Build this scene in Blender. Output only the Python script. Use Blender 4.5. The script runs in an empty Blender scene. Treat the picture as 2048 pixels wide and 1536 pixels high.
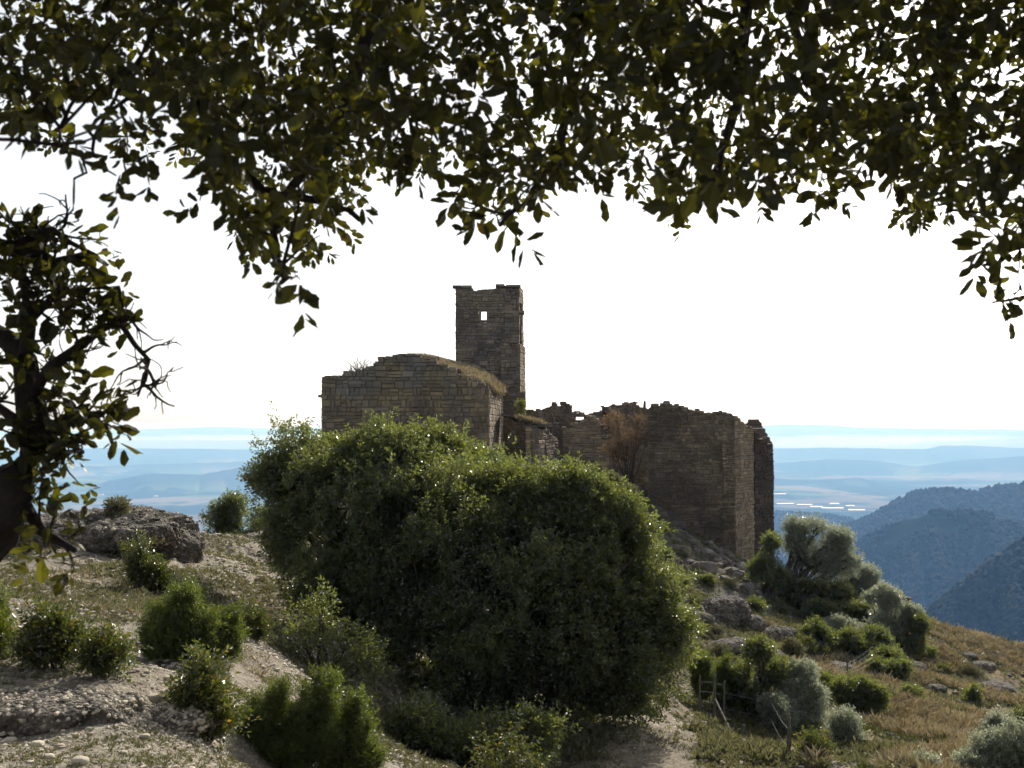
import bpy, math, random
import numpy as np
from mathutils import Vector
R = math.radians
C = bpy.context.scene.collection
sc = bpy.context.scene
# ------------------------------------------------------------------ camera, sky, sun, exposure
F = 2200.0                                   # focal length in photo pixels (photo 2048 x 1536)
PITCH = math.atan(82 / F)
cam = bpy.data.cameras.new('camera'); cam_o = bpy.data.objects.new('camera', cam); C.objects.link(cam_o)
cam.sensor_width = 36; cam.lens = 36 * F / 2048
cam.clip_start = 0.05; cam.clip_end = 90000
cam_o.location = (0, 0, 0); cam_o.rotation_euler = (R(90) + PITCH, 0, 0)
cam.dof.use_dof = True; cam.dof.focus_distance = 45; cam.dof.aperture_fstop = 38.67 / 4.2
sc.camera = cam_o
SUN_AZ, SUN_EL = R(25), R(33)
w = bpy.data.worlds.new('World'); sc.world = w; w.use_nodes = True
wn = w.node_tree; bg = wn.nodes['Background']
sky = wn.nodes.new('ShaderNodeTexSky'); sky.sky_type = 'NISHITA'; sky.sun_disc = False
sky.sun_elevation = SUN_EL; sky.sun_rotation = SUN_AZ; sky.air_density = 1.0; sky.dust_density = 2.5; sky.altitude = 600
hs = wn.nodes.new('ShaderNodeHueSaturation'); hs.inputs['Saturation'].default_value = .28; hs.inputs['Value'].default_value = 1.0
wn.links.new(sky.outputs[0], hs.inputs['Color']); wn.links.new(hs.outputs[0], bg.inputs[0]); bg.inputs[1].default_value = 0.13
sl = bpy.data.lights.new('sun', 'SUN'); sl.energy = 4.9; sl.angle = R(0.5); sl.color = (1, .93, .82)
so = bpy.data.objects.new('sun', sl); C.objects.link(so); so.location = (20, 40, 60)
SD = Vector((math.sin(SUN_AZ) * math.cos(SUN_EL), math.cos(SUN_AZ) * math.cos(SUN_EL), math.sin(SUN_EL)))
so.rotation_euler = SD.to_track_quat('Z', 'Y').to_euler()
sc.view_settings.view_transform = 'Standard'; sc.view_settings.look = 'None'
sc.view_settings.exposure = 0.5; sc.view_settings.gamma = 1
cy = sc.cycles
cy.use_adaptive_sampling = True; cy.adaptive_threshold = 0.035; cy.adaptive_min_samples = 24
cy.use_denoising = True; cy.max_bounces = 6; cy.diffuse_bounces = 3; cy.glossy_bounces = 2
cy.transmission_bounces = 4; cy.volume_bounces = 1; cy.transparent_max_bounces = 8; cy.sample_clamp_indirect = 4
cy.time_limit = 800
rng = np.random.default_rng(11)

# ------------------------------------------------------------------ helpers
cp, sp_ = math.cos(PITCH), math.sin(PITCH)
def ray(px, py):
    dx = (px - 1024) / F; dy = -(py - 768) / F
    y = cp - dy * sp_; z = sp_ + dy * cp
    return dx / y, z / y                      # x and z per metre of y
def P(px, py, D):
    a, b = ray(px, py); return np.array((a * D, D, b * D))
def _h(i, j, k, s):
    n = (i * 374761393 + j * 668265263 + k * 2147483647 + s * 974634777) & 0xffffffff
    n = ((n ^ (n >> 13)) * 1274126177) & 0xffffffff
    n = ((n ^ (n >> 16)) * 2246822519) & 0xffffffff
    return ((n ^ (n >> 15)) & 0xffffff) / float(0xffffff)
def vnoise(p, s=0):
    p = np.asarray(p, float); f = np.floor(p); u = p - f; u = u * u * (3 - 2 * u); f = f.astype(np.int64)
    i, j, k = f[..., 0], f[..., 1], f[..., 2]; r = 0
    for a in (0, 1):
        for b in (0, 1):
            for c in (0, 1):
                w_ = (u[..., 0] if a else 1 - u[..., 0]) * (u[..., 1] if b else 1 - u[..., 1]) * (u[..., 2] if c else 1 - u[..., 2])
                r = r + w_ * _h(i + a, j + b, k + c, s)
    return r * 2 - 1
def fbm(p, o=4, s=0, g=.5):
    p = np.asarray(p, float); r = 0; a = 1; t = 0
    for q in range(o):
        r = r + a * vnoise(p, s + q * 17); t += a; a *= g; p = p * 2.03 + 7.1
    return r / t
def sm(a, b, x):
    t = np.clip((x - a) / (b - a), 0, 1); return t * t * (3 - 2 * t)
def tagit(o, label=None, cat=None, group=None, kind=None):
    if label: o['label'] = label
    if cat: o['category'] = cat
    if group: o['group'] = group
    if kind: o['kind'] = kind
    return o
def empty(name, loc, label, cat, group=None):
    o = bpy.data.objects.new(name, None); C.objects.link(o); o.location = [float(v) for v in loc]
    o.empty_display_size = .2
    return tagit(o, label, cat, group)
def mk(name, V, quads=None, tris=None, mat=None, parent=None, smooth=False, rnd=None, **attrs):
    """numpy arrays -> one mesh object; a parented mesh keeps world-space coordinates minus its parent's place"""
    V = np.asarray(V, np.float64).reshape(-1, 3)
    if parent is not None:
        q = parent; off = np.zeros(3)
        while q is not None: off += np.array(q.location); q = q.parent
        V = V - off
    me = bpy.data.meshes.new(name)
    q = np.zeros((0, 4), np.int32) if quads is None else np.asarray(quads, np.int32).reshape(-1, 4)
    t = np.zeros((0, 3), np.int32) if tris is None else np.asarray(tris, np.int32).reshape(-1, 3)
    loops = np.concatenate([q.ravel(), t.ravel()])
    me.vertices.add(len(V)); me.vertices.foreach_set('co', V.astype(np.float32).ravel())
    me.loops.add(len(loops)); me.loops.foreach_set('vertex_index', loops)
    n = len(q) + len(t); me.polygons.add(n)
    st = np.concatenate([np.arange(len(q)) * 4, len(q) * 4 + np.arange(len(t)) * 3]).astype(np.int32)
    me.polygons.foreach_set('loop_start', st)
    me.polygons.foreach_set('use_smooth', np.full(n, smooth))
    if rnd is not None: attrs['rnd'] = rnd
    for k, v in attrs.items():
        a = me.attributes.new(k, 'FLOAT', 'POINT'); a.data.foreach_set('value', np.asarray(v, np.float32).ravel())
    me.update(calc_edges=True)
    if mat: me.materials.append(mat)
    o = bpy.data.objects.new(name, me); C.objects.link(o)
    if parent is not None: o.parent = parent
    return o
class MB:
    def __init__(s): s.V = []; s.Q = []; s.T = []; s.r = []; s.n = 0
    def add(s, V, Q=None, T=None, r=None):
        V = np.asarray(V, float).reshape(-1, 3)
        if Q is not None and len(Q): s.Q.append(np.asarray(Q) + s.n)
        if T is not None and len(T): s.T.append(np.asarray(T) + s.n)
        s.V.append(V); s.n += len(V)
        s.r.append(np.full(len(V), random.random()) if r is None else np.broadcast_to(r, (len(V),)))
    def build(s, name, mat, parent=None, smooth=False):
        return mk(name, np.concatenate(s.V), np.concatenate(s.Q) if s.Q else None, np.concatenate(s.T) if s.T else None,
                  mat, parent, smooth, rnd=np.concatenate(s.r))
    def tube(s, pts, radii, n=7, r=None):
        pts = np.asarray(pts, float); m = len(pts); radii = np.broadcast_to(radii, (m,))
        d = np.gradient(pts, axis=0); d /= np.linalg.norm(d, axis=1)[:, None] + 1e-9
        up = np.array((0.31, 0.2, 0.93)); a = np.cross(d, up); a /= np.linalg.norm(a, axis=1)[:, None] + 1e-9
        b = np.cross(d, a); th = np.arange(n) * 2 * math.pi / n
        V = pts[:, None] + radii[:, None, None] * (a[:, None] * np.cos(th)[None, :, None] + b[:, None] * np.sin(th)[None, :, None])
        i = np.arange(m - 1)[:, None] * n; j = np.arange(n)[None]; k = (j + 1) % n
        Q = np.stack([i + j, i + k, i + n + k, i + n + j], -1).reshape(-1, 4)
        Vv = np.concatenate([V.reshape(-1, 3), pts[-1:] + d[-1:] * radii[-1]])
        top = (m - 1) * n; T = [(top + q, top + (q + 1) % n, m * n) for q in range(n)]
        s.add(Vv, Q, T, r)
    def box(s, lo, hi, r=None):
        x0, y0, z0 = lo; x1, y1, z1 = hi
        s.add([(x0, y0, z0), (x1, y0, z0), (x1, y1, z0), (x0, y1, z0), (x0, y0, z1), (x1, y0, z1), (x1, y1, z1), (x0, y1, z1)], BOXQ, None, r)
BOXQ = np.array([(0, 3, 2, 1), (4, 5, 6, 7), (0, 1, 5, 4), (1, 2, 6, 5), (2, 3, 7, 6), (3, 0, 4, 7)])
def bez(a, b, n=8, sag=0.0, wob=0.0, up=0.0):
    a = np.asarray(a, float); b = np.asarray(b, float); t = np.linspace(0, 1, n)[:, None]
    L = np.linalg.norm(b - a); c = (a + b) / 2 + np.array((0, 0, up * L - sag * L)) + rng.normal(size=3) * wob * L
    return (1 - t) ** 2 * a + 2 * t * (1 - t) * c + t * t * b + np.sin(t * math.pi) * rng.normal(size=(n, 3)) * wob * L * .22

# ------------------------------------------------------------------ materials
def nt(name):
    m = bpy.data.materials.new(name); m.use_nodes = True; t = m.node_tree; return m, t, t.nodes['Principled BSDF']
def nd(t, typ, **kw):
    n = t.nodes.new(typ)
    for k, v in kw.items():
        if k.startswith('i_'): n.inputs[k[2:].replace('_', ' ')].default_value = v
        else: setattr(n, k, v)
    return n
def ramp(t, fac, stops, interp='LINEAR'):
    r = t.nodes.new('ShaderNodeValToRGB'); e = r.color_ramp.elements; r.color_ramp.interpolation = interp
    while len(e) < len(stops): e.new(0.5)
    for q, (p, c) in zip(e, stops): q.position = p; q.color = (*c, 1)
    t.links.new(fac, r.inputs[0]); return r.outputs[0]
def mix(t, a, b, f, mode='MIX'):
    m = t.nodes.new('ShaderNodeMix'); m.data_type = 'RGBA'; m.blend_type = mode
    for s, v in ((m.inputs[6], a), (m.inputs[7], b), (m.inputs[0], f)):
        if hasattr(v, 'links') or hasattr(v, 'is_linked'): t.links.new(v, s)
        elif isinstance(v, tuple): s.default_value = (*v, 1)
        else: s.default_value = v
    return m.outputs[2]
def noise(t, scale, detail=4, rough=.6, vec=None, dist=0):
    n = nd(t, 'ShaderNodeTexNoise'); n.inputs['Scale'].default_value = scale; n.inputs['Detail'].default_value = detail
    n.inputs['Roughness'].default_value = rough; n.inputs['Distortion'].default_value = dist
    if vec is None:
        g = nd(t, 'ShaderNodeNewGeometry'); vec = g.outputs['Position']
    t.links.new(vec, n.inputs['Vector']); return n.outputs[0]
def attr(t, name):
    a = nd(t, 'ShaderNodeAttribute', attribute_name=name); return a.outputs['Fac']
def bump(t, h, bs, dist=.02, strength=1.0):
    b = nd(t, 'ShaderNodeBump'); b.inputs['Distance'].default_value = dist; b.inputs['Strength'].default_value = strength
    t.links.new(h, b.inputs['Height']); t.links.new(b.outputs[0], bs.inputs['Normal'])
def leaf_mat(name, stops, rough=.38, transl=.45, tcol=(1.0, 1.05, .35), spec=.5, gain=1.6, coat=0):
    m, t, b = nt(name)
    col = ramp(t, attr(t, 'rnd'), stops)
    t.links.new(col, b.inputs['Base Color']); b.inputs['Roughness'].default_value = rough
    b.inputs['Specular IOR Level'].default_value = spec; b.inputs['Coat Weight'].default_value = coat; b.inputs['Coat Roughness'].default_value = .28
    tr = nd(t, 'ShaderNodeBsdfTranslucent')
    tc = mix(t, col, tuple(min(4, c * gain) for c in tcol), 1.0, 'MULTIPLY'); t.links.new(tc, tr.inputs[0])
    ms = nd(t, 'ShaderNodeMixShader'); ms.inputs[0].default_value = transl
    t.links.new(b.outputs[0], ms.inputs[1]); t.links.new(tr.outputs[0], ms.inputs[2])
    t.links.new(ms.outputs[0], t.nodes['Material Output'].inputs[0]); return m
M = {}
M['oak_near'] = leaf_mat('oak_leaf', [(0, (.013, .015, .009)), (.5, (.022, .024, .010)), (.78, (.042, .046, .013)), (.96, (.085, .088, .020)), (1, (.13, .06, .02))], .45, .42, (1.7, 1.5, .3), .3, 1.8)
M['oak'] = leaf_mat('evergreen_oak_leaf', [(0, (.030, .037, .022)), (.6, (.052, .060, .032)), (1, (.092, .098, .044))], .34, .50, (1.32, 1.33, .40), .9, 2.7, .6)
M['olive'] = leaf_mat('silvery_leaf', [(0, (.12, .135, .095)), (.6, (.22, .24, .18)), (1, (.42, .44, .36))], .36, .45, (1.05, 1.05, .85), 1.0, 1.4, .6)
M['box'] = leaf_mat('glossy_box_leaf', [(0, (.030, .042, .016)), (.6, (.058, .066, .020)), (.88, (.12, .105, .03)), (1, (.25, .11, .03))], .30, .42, (1.3, 1.4, .35), .8, 1.5, .8)
M['juniper'] = leaf_mat('juniper_needle', [(0, (.046, .062, .026)), (.6, (.080, .100, .034)), (1, (.15, .15, .05))], .40, .42, (1.35, 1.4, .42), .6, 2.0)
M['dry'] = leaf_mat('dry_grass', [(0, (.20, .17, .10)), (.5, (.42, .355, .225)), (1, (.60, .53, .38))], .6, .38, (1.02, 1, .85), .3, 1.1)
M['rust'] = leaf_mat('rusty_leaf', [(0, (.10, .075, .055)), (.6, (.20, .14, .09)), (1, (.34, .20, .09))], .6, .3, (1.1, 1, .7), .3, 1.1)
M['green'] = leaf_mat('green_grass', [(0, (.08, .10, .035)), (.6, (.14, .16, .05)), (1, (.24, .21, .09))], .5, .4, (1.2, 1.2, .5), .4, 1.3)
M['thyme'] = leaf_mat('grey_green_cushion', [(0, (.09, .09, .055)), (.6, (.15, .15, .085)), (1, (.23, .19, .12))], .6, .3, (1.1, 1.1, .7), .3, 1.2)
def simple(name, stops, scale=6, rough=.85, bd=.02, bscale=20, rattr=True, stain=None):
    m, t, b = nt(name); n = noise(t, scale, 6, .65)
    c = ramp(t, n, stops)
    if stain: c = mix(t, c, stain, ramp(t, noise(t, .42, 5, .6), [(.46, (0, 0, 0)), (.58, (.85, .85, .85))]))
    if rattr:
        c = mix(t, c, ramp(t, attr(t, 'rnd'), [(0, (.74, .73, .72)), (.92, (1.12, 1.10, 1.06)), (1, (1.45, 1.4, 1.3))]), 1.0, 'MULTIPLY')
    t.links.new(c, b.inputs['Base Color']); b.inputs['Roughness'].default_value = rough
    b.inputs['Specular IOR Level'].default_value = .25
    bump(t, noise(t, bscale, 6, .7), b, bd); return m
M['bark'] = simple('oak_bark', [(.3, (.035, .028, .022)), (.7, (.11, .095, .08))], 14, .95, .03, 30)
M['bark_dark'] = simple('dark_oak_bark', [(.3, (.014, .011, .009)), (.7, (.05, .042, .034))], 14, .95, .04, 30)
M['bark_grey'] = simple('grey_bark', [(.3, (.07, .06, .05)), (.7, (.2, .18, .15))], 10, .95, .03, 25)
M['stone_gold'] = simple('sandstone_masonry', [(.30, (.10, .086, .070)), (.45, (.165, .135, .098)), (.58, (.225, .18, .11)), (.70, (.165, .148, .13))], .9, .95, .03, 18, True, (.145, .138, .125))
M['stone_tower'] = simple('tower_masonry', [(.3, (.15, .125, .10)), (.55, (.22, .18, .135)), (.75, (.18, .155, .135))], .6, .95, .03, 18, True, (.125, .11, .10))
M['stone_ruin'] = simple('ruin_masonry', [(.3, (.12, .096, .072)), (.5, (.205, .162, .115)), (.75, (.15, .128, .105))], .5, .95, .03, 18, True, (.105, .085, .066))
M['stone_pale_or_sunlit'] = simple('pale_or_sunlit_masonry', [(.3, (.23, .185, .13)), (.7, (.36, .295, .21))], .8, .95, .03, 18)  # paler tone also paints grazing sun onto the right-facing walls
M['stone_shade_dark'] = simple('shade_dark_masonry', [(.3, (.06, .048, .042)), (.7, (.105, .085, .073))], .7, .95, .03, 18)  # ruin stone darkened so its colour carries the shade of the right wall
M['mortar'] = simple('mortar', [(.3, (.075, .062, .05)), (.7, (.17, .14, .11))], 2, .98, .03, 30)
M['rubble'] = simple('fallen_stone', [(.3, (.09, .08, .07)), (.55, (.155, .14, .12)), (.75, (.23, .21, .18))], 2.2, .95, .04, 12)
M['pebble'] = simple('pebble', [(.3, (.27, .235, .19)), (.7, (.50, .45, .37))], 9, .9, .005, 60)
def rock_mat():
    m, t, b = nt('conglomerate_rock')
    v = nd(t, 'ShaderNodeTexVoronoi'); v.inputs['Scale'].default_value = 9; g = nd(t, 'ShaderNodeNewGeometry'); t.links.new(g.outputs['Position'], v.inputs['Vector'])
    c = ramp(t, noise(t, 1.7, 8, .7), [(.3, (.16, .145, .125)), (.5, (.31, .285, .25)), (.62, (.42, .39, .345)), (.8, (.23, .16, .11))])
    c2 = ramp(t, v.outputs['Distance'], [(0, (1.25, 1.22, 1.18)), (.45, (.8, .79, .78)), (.8, (.5, .48, .46))])
    c = mix(t, c, c2, 1.0, 'MULTIPLY')
    v2 = nd(t, 'ShaderNodeTexVoronoi'); v2.inputs['Scale'].default_value = 27; t.links.new(g.outputs['Position'], v2.inputs['Vector'])
    c = mix(t, c, ramp(t, v2.outputs['Distance'], [(0, (1.2, 1.2, 1.2)), (.7, (.6, .58, .56))]), 1.0, 'MULTIPLY')
    # moss and lichen of its own shape
    c = mix(t, c, (.12, .125, .06), ramp(t, noise(t, 3.1, 5, .6), [(.56, (0, 0, 0)), (.66, (.7, .7, .7))]))
    t.links.new(c, b.inputs['Base Color']); b.inputs['Roughness'].default_value = .95; b.inputs['Specular IOR Level'].default_value = .2
    h = nd(t, 'ShaderNodeMath', operation='SUBTRACT'); t.links.new(noise(t, 12, 8, .7), h.inputs[0]); t.links.new(v.outputs['Distance'], h.inputs[1])
    h2 = nd(t, 'ShaderNodeMath', operation='SUBTRACT'); t.links.new(h.outputs[0], h2.inputs[0]); t.links.new(v2.outputs['Distance'], h2.inputs[1]); bump(t, h2.outputs[0], b, .08); return m
M['rock'] = rock_mat()
def ground_mat():
    m, t, b = nt('stony_ground')
    n1 = noise(t, 1.3, 8, .7); n2 = noise(t, 9, 6, .7); n3 = noise(t, .35, 5, .6); n4 = noise(t, 40, 4, .7)
    gravel = ramp(t, n2, [(.3, (.19, .155, .115)), (.5, (.35, .305, .24)), (.66, (.50, .45, .375))])
    gravel = mix(t, gravel, ramp(t, n4, [(.35, (.6, .6, .6)), (.62, (1.2, 1.2, 1.2))]), 1.0, 'MULTIPLY')
    herb = ramp(t, n4, [(.3, (.09, .09, .045)), (.55, (.17, .165, .085)), (.7, (.27, .23, .13))])
    gold = mix(t, ramp(t, n2, [(.3, (.13, .10, .06)), (.5, (.26, .19, .11)), (.7, (.38, .30, .19))]), ramp(t, n4, [(.35, (.55, .55, .5)), (.62, (1.2, 1.2, 1.2))]), 1.0, 'MULTIPLY')
    rock = ramp(t, n2, [(.3, (.07, .062, .052)), (.6, (.19, .17, .145))])
    green = ramp(t, n4, [(.3, (.055, .065, .028)), (.6, (.13, .14, .055))])
    def edge(n, a, b_): return ramp(t, n, [(a, (0, 0, 0)), (b_, (1, 1, 1))])
    left = mix(t, gravel, herb, mix(t, (0, 0, 0), edge(n1, .50, .60), attr(t, 'herb')))
    right = mix(t, gold, green, edge(n1, .47, .60)); right = mix(t, right, rock, edge(n3, .57, .66))
    c = mix(t, left, right, attr(t, 'zone'))
    slope = mix(t, green, rock, edge(n1, .42, .52)); c = mix(t, c, slope, attr(t, 'rocky'))
    t.links.new(c, b.inputs['Base Color']); b.inputs['Roughness'].default_value = .97; b.inputs['Specular IOR Level'].default_value = .15
    h = nd(t, 'ShaderNodeMath', operation='ADD'); t.links.new(n2, h.inputs[0]); t.links.new(n4, h.inputs[1])
    bump(t, h.outputs[0], b, .06); return m
M['ground'] = ground_mat()
M['path'] = simple('trodden_gravel', [(.3, (.14, .115, .08)), (.5, (.25, .21, .15)), (.72, (.38, .34, .27))], 14, .97, .06, 35, False)
def valley_mat():
    m, t, b = nt('valley_land')
    g = nd(t, 'ShaderNodeNewGeometry')
    mp = nd(t, 'ShaderNodeMapping'); mp.inputs['Scale'].default_value = (.0022, .0011, .001); mp.inputs['Rotation'].default_value = (0, 0, .5); t.links.new(g.outputs['Position'], mp.inputs[0])
    v = nd(t, 'ShaderNodeTexVoronoi'); v.inputs['Scale'].default_value = 1.0; t.links.new(mp.outputs[0], v.inputs['Vector'])
    fields = ramp(t, v.outputs['Color'], [(0, (.06, .08, .035)), (.3, (.13, .105, .075)), (.5, (.09, .12, .05)), (.72, (.17, .14, .10)), (1, (.10, .085, .06))], 'CONSTANT')
    wood = ramp(t, noise(t, .02, 4, .7), [(.3, (.010, .018, .010)), (.7, (.026, .036, .018))])
    c = mix(t, wood, fields, mix(t, (0, 0, 0), ramp(t, noise(t, .0014, 6, .6), [(.47, (0, 0, 0)), (.50, (1, 1, 1))]), attr(t, 'flat')))
    t.links.new(c, b.inputs['Base Color']); b.inputs['Roughness'].default_value = 1; b.inputs['Specular IOR Level'].default_value = 0; return m
M['valley'] = valley_mat()
M['forest'] = leaf_mat('far_forest', [(0, (.006, .013, .007)), (.6, (.012, .021, .010)), (.97, (.020, .026, .012)), (1, (.045, .038, .02))], .9, .08, (1.2, 1.2, .6), .1, 1.2)
def flat(name, col, rough=.6, metal=0):
    m, t, b = nt(name)
    c = ramp(t, noise(t, 3, 4, .6), [(.3, tuple(x * .8 for x in col)), (.7, col)])
    t.links.new(c, b.inputs['Base Color']); b.inputs['Roughness'].default_value = rough; b.inputs['Metallic'].default_value = metal; return m
M['post'] = simple('weathered_post', [(.3, (.07, .062, .052)), (.7, (.16, .145, .12))], 12, .9, .01, 40)
M['wire'] = flat('galvanised_wire', (.45, .45, .44), .45, .7)
M['white_roof'] = flat('pale_metal_roof', (.24, .24, .25), .5); M['shed_wall'] = flat('pale_shed_wall', (.55, .55, .56), .7); M['tile'] = flat('clay_tile', (.32, .16, .09), .9)

# ------------------------------------------------------------------ the lie of the land
CT = []
def c_(px, py, D): CT.append(P(px, py, D))
def cw(x, y, z): CT.append(np.array((x, y, z), float))
for a in [(0, 1536, 7), (200, 1536, 7), (400, 1536, 7.4), (0, 1455, 8.6), (240, 1455, 8.6), (0, 1380, 9.1), (200, 1380, 9.1), (330, 1360, 10), (0, 1310, 11),
          (250, 1300, 11.8), (0, 1240, 14), (250, 1230, 14.5), (0, 1150, 20), (300, 1160, 20), (0, 1110, 25), (300, 1115, 26), (450, 1160, 22), (450, 1100, 30), (380, 1083, 33), (560, 1090, 34), (480, 1085, 33),
          (540, 1180, 23), (540, 1260, 17), (560, 1340, 14.5), (440, 1420, 10.6), (500, 1536, 10), (620, 1500, 12), (640, 1200, 25), (700, 1300, 20),
          (900, 1590, 16.5), (1080, 1570, 17), (1290, 1536, 17), (1200, 1470, 20), (1340, 1400, 25), (1400, 1445, 26), (1580, 1515, 25), (1480, 1500, 23.5), (1100, 1300, 30),
          (2048, 1536, 22), (1800, 1536, 22), (1700, 1470, 27), (1900, 1450, 31), (2048, 1420, 38), (1500, 1380, 33), (1500, 1290, 40), (1600, 1240, 48), (1700, 1330, 42), (1750, 1210, 55), (1900, 1360, 45),
          (1860, 1272, 58), (1950, 1290, 58), (2048, 1312, 58), (2200, 1350, 60), (2000, 1340, 50),
          (640, 975, 55), (820, 985, 53), (975, 985, 54), (1100, 960, 58), (1180, 955, 62), (1290, 1000, 59), (1380, 1075, 57), (1470, 1135, 55.5), (1550, 1150, 58), (1640, 1180, 56), (1240, 1010, 53), (1340, 1100, 50), (1450, 1200, 47), (1300, 1200, 40), (1380, 1290, 36), (1000, 1150, 38),
          (760, 1060, 45), (1250, 950, 66)]:
    c_(*a)
for a in [(0, 0, -1.6), (0, -15, -1.3), (-10, -8, -.8), (12, -10, -3.5), (-4, 3, -1.9), (0, 3.5, -2.15), (2.3, 5, -2.7), (4.6, 10, -4.2), (8, 12, -4.9), (-.4, 10, -4.1), (-12, 10, -1.6), (-14, 22, -2.2), (12, 22, -7.5), (25, 30, -12), (30, 10, -10), (0, 78, -3.6), (-6, 74, -3.4), (6, 76, -5),
          (-12, 66, -5), (-18, 52, -9), (-20, 40, -7), (-14, 42, -6.5), (-30, 35, -9), (-40, 60, -30), (-16, 80, -20), (0, 100, -22), (18, 68, -13), (24, 64, -19), (16, 90, -26), (36, 70, -27), (31, 78, -34), (60, 60, -50), (45, 95, -55),
          (-70, 0, -25), (0, -70, -20), (70, -10, -45), (0, 135, -50), (-60, 120, -75), (80, 120, -85), (-110, 60, -75), (-120, -60, -70), (120, 40, -90), (110, -70, -80), (0, -130, -60), (-50, 100, -60)]:
    cw(*a)
CT = np.array(CT)
_d = np.linalg.norm(CT[:, None, :2] - CT[None, :, :2], axis=2)
_n = len(CT); _A = np.zeros((_n + 3, _n + 3)); _A[:_n, :_n] = -_d - np.eye(_n) * .15
_A[:_n, _n] = 1; _A[:_n, _n + 1:_n + 3] = CT[:, :2] / 50; _A[_n, :_n] = 1; _A[_n + 1:, :_n] = CT[:, :2].T / 50
_wt = np.linalg.solve(_A, np.concatenate([CT[:, 2], np.zeros(3)]))
def H(x, y, detail=True):
    x = np.asarray(x, float); y = np.asarray(y, float); sh = x.shape; xf = x.ravel(); yf = y.ravel(); z = np.empty(len(xf))
    for a in range(0, len(xf), 60000):
        X = xf[a:a + 60000]; Y = yf[a:a + 60000]
        d = np.sqrt((X[:, None] - CT[None, :, 0]) ** 2 + (Y[:, None] - CT[None, :, 1]) ** 2)
        z[a:a + 60000] = -d @ _wt[:_n] + _wt[_n] + X / 50 * _wt[_n + 1] + Y / 50 * _wt[_n + 2]
    r = np.hypot(xf, yf); p = np.stack([xf, yf, xf * 0], 1)
    if detail:
        z += fbm(p * .45, 3, 5) * np.clip(r * .02, .06, .45)
        rough = np.where(xf < -.12 * yf, 1.0, 1.3) * (.4 + sm(-.2, .5, fbm(p * .2, 2, 40)))
        rd = 1 - np.abs(fbm(p * 1.6, 4, 9)) * 2
        z += rd * .05 * rough * sm(3, 8, r) + fbm(p * 5.5, 3, 21) * .022 * np.clip(r / 12, .5, 3)
    return z.reshape(sh)
def H1(x, y): return float(H(np.array([x]), np.array([y]))[0])
def hit(px, py, d0=5, d1=75):
    a, b = ray(px, py); D = np.arange(d0, d1, .12); z = H(a * D, D); k = np.where(b * D <= z)[0]
    D = D[k[0]] if len(k) else d1 - 10
    return np.array((a * D, D, H1(a * D, D)))
def fan(n_in, n_out, half):
    a = np.concatenate([np.linspace(-math.pi, -half, n_out, endpoint=False), np.linspace(-half, half, n_in, endpoint=False), np.linspace(half, math.pi, n_out, endpoint=False)])
    return a
def polar(angles, radii):
    A, Rr = np.meshgrid(angles, radii); X = np.sin(A) * Rr; Y = np.cos(A) * Rr
    n, m = len(radii), len(angles); i = np.arange(n - 1)[:, None] * m; j = np.arange(m)[None]; k = (j + 1) % m
    Q = np.stack([i + k, i + j, i + m + j, i + m + k], -1).reshape(-1, 4)[:, ::-1]
    return X, Y, Q
# near ground
ang = fan(620, 50, R(32)); rad = np.exp(np.linspace(math.log(.4), math.log(140), 560))
X, Y, Q = polar(ang, rad); Z = H(X, Y)
zone = sm(-1.5, 2.5, X - .18 * Y + 1.5 + fbm(np.stack([X, Y, X * 0], -1) * .3, 3, 3) * 2.5) * sm(12, 18, np.hypot(X, Y))
_pr = np.stack([X, Y, X * 0], -1)
rocky = sm(33, 42, Y + fbm(_pr * .2, 3, 8) * 5) * sm(-9, -3, X) * (1 - sm(11, 15, X - (Y - 50) * .1 + fbm(_pr * .25, 3, 18) * 3))
herb = .35 + .65 * sm(10, 22, np.hypot(X, Y))
g = mk('ground', np.stack([X, Y, Z], -1), Q, None, M['ground'], smooth=True, zone=zone, rocky=rocky, herb=herb)
tagit(g, kind='structure')

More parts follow.
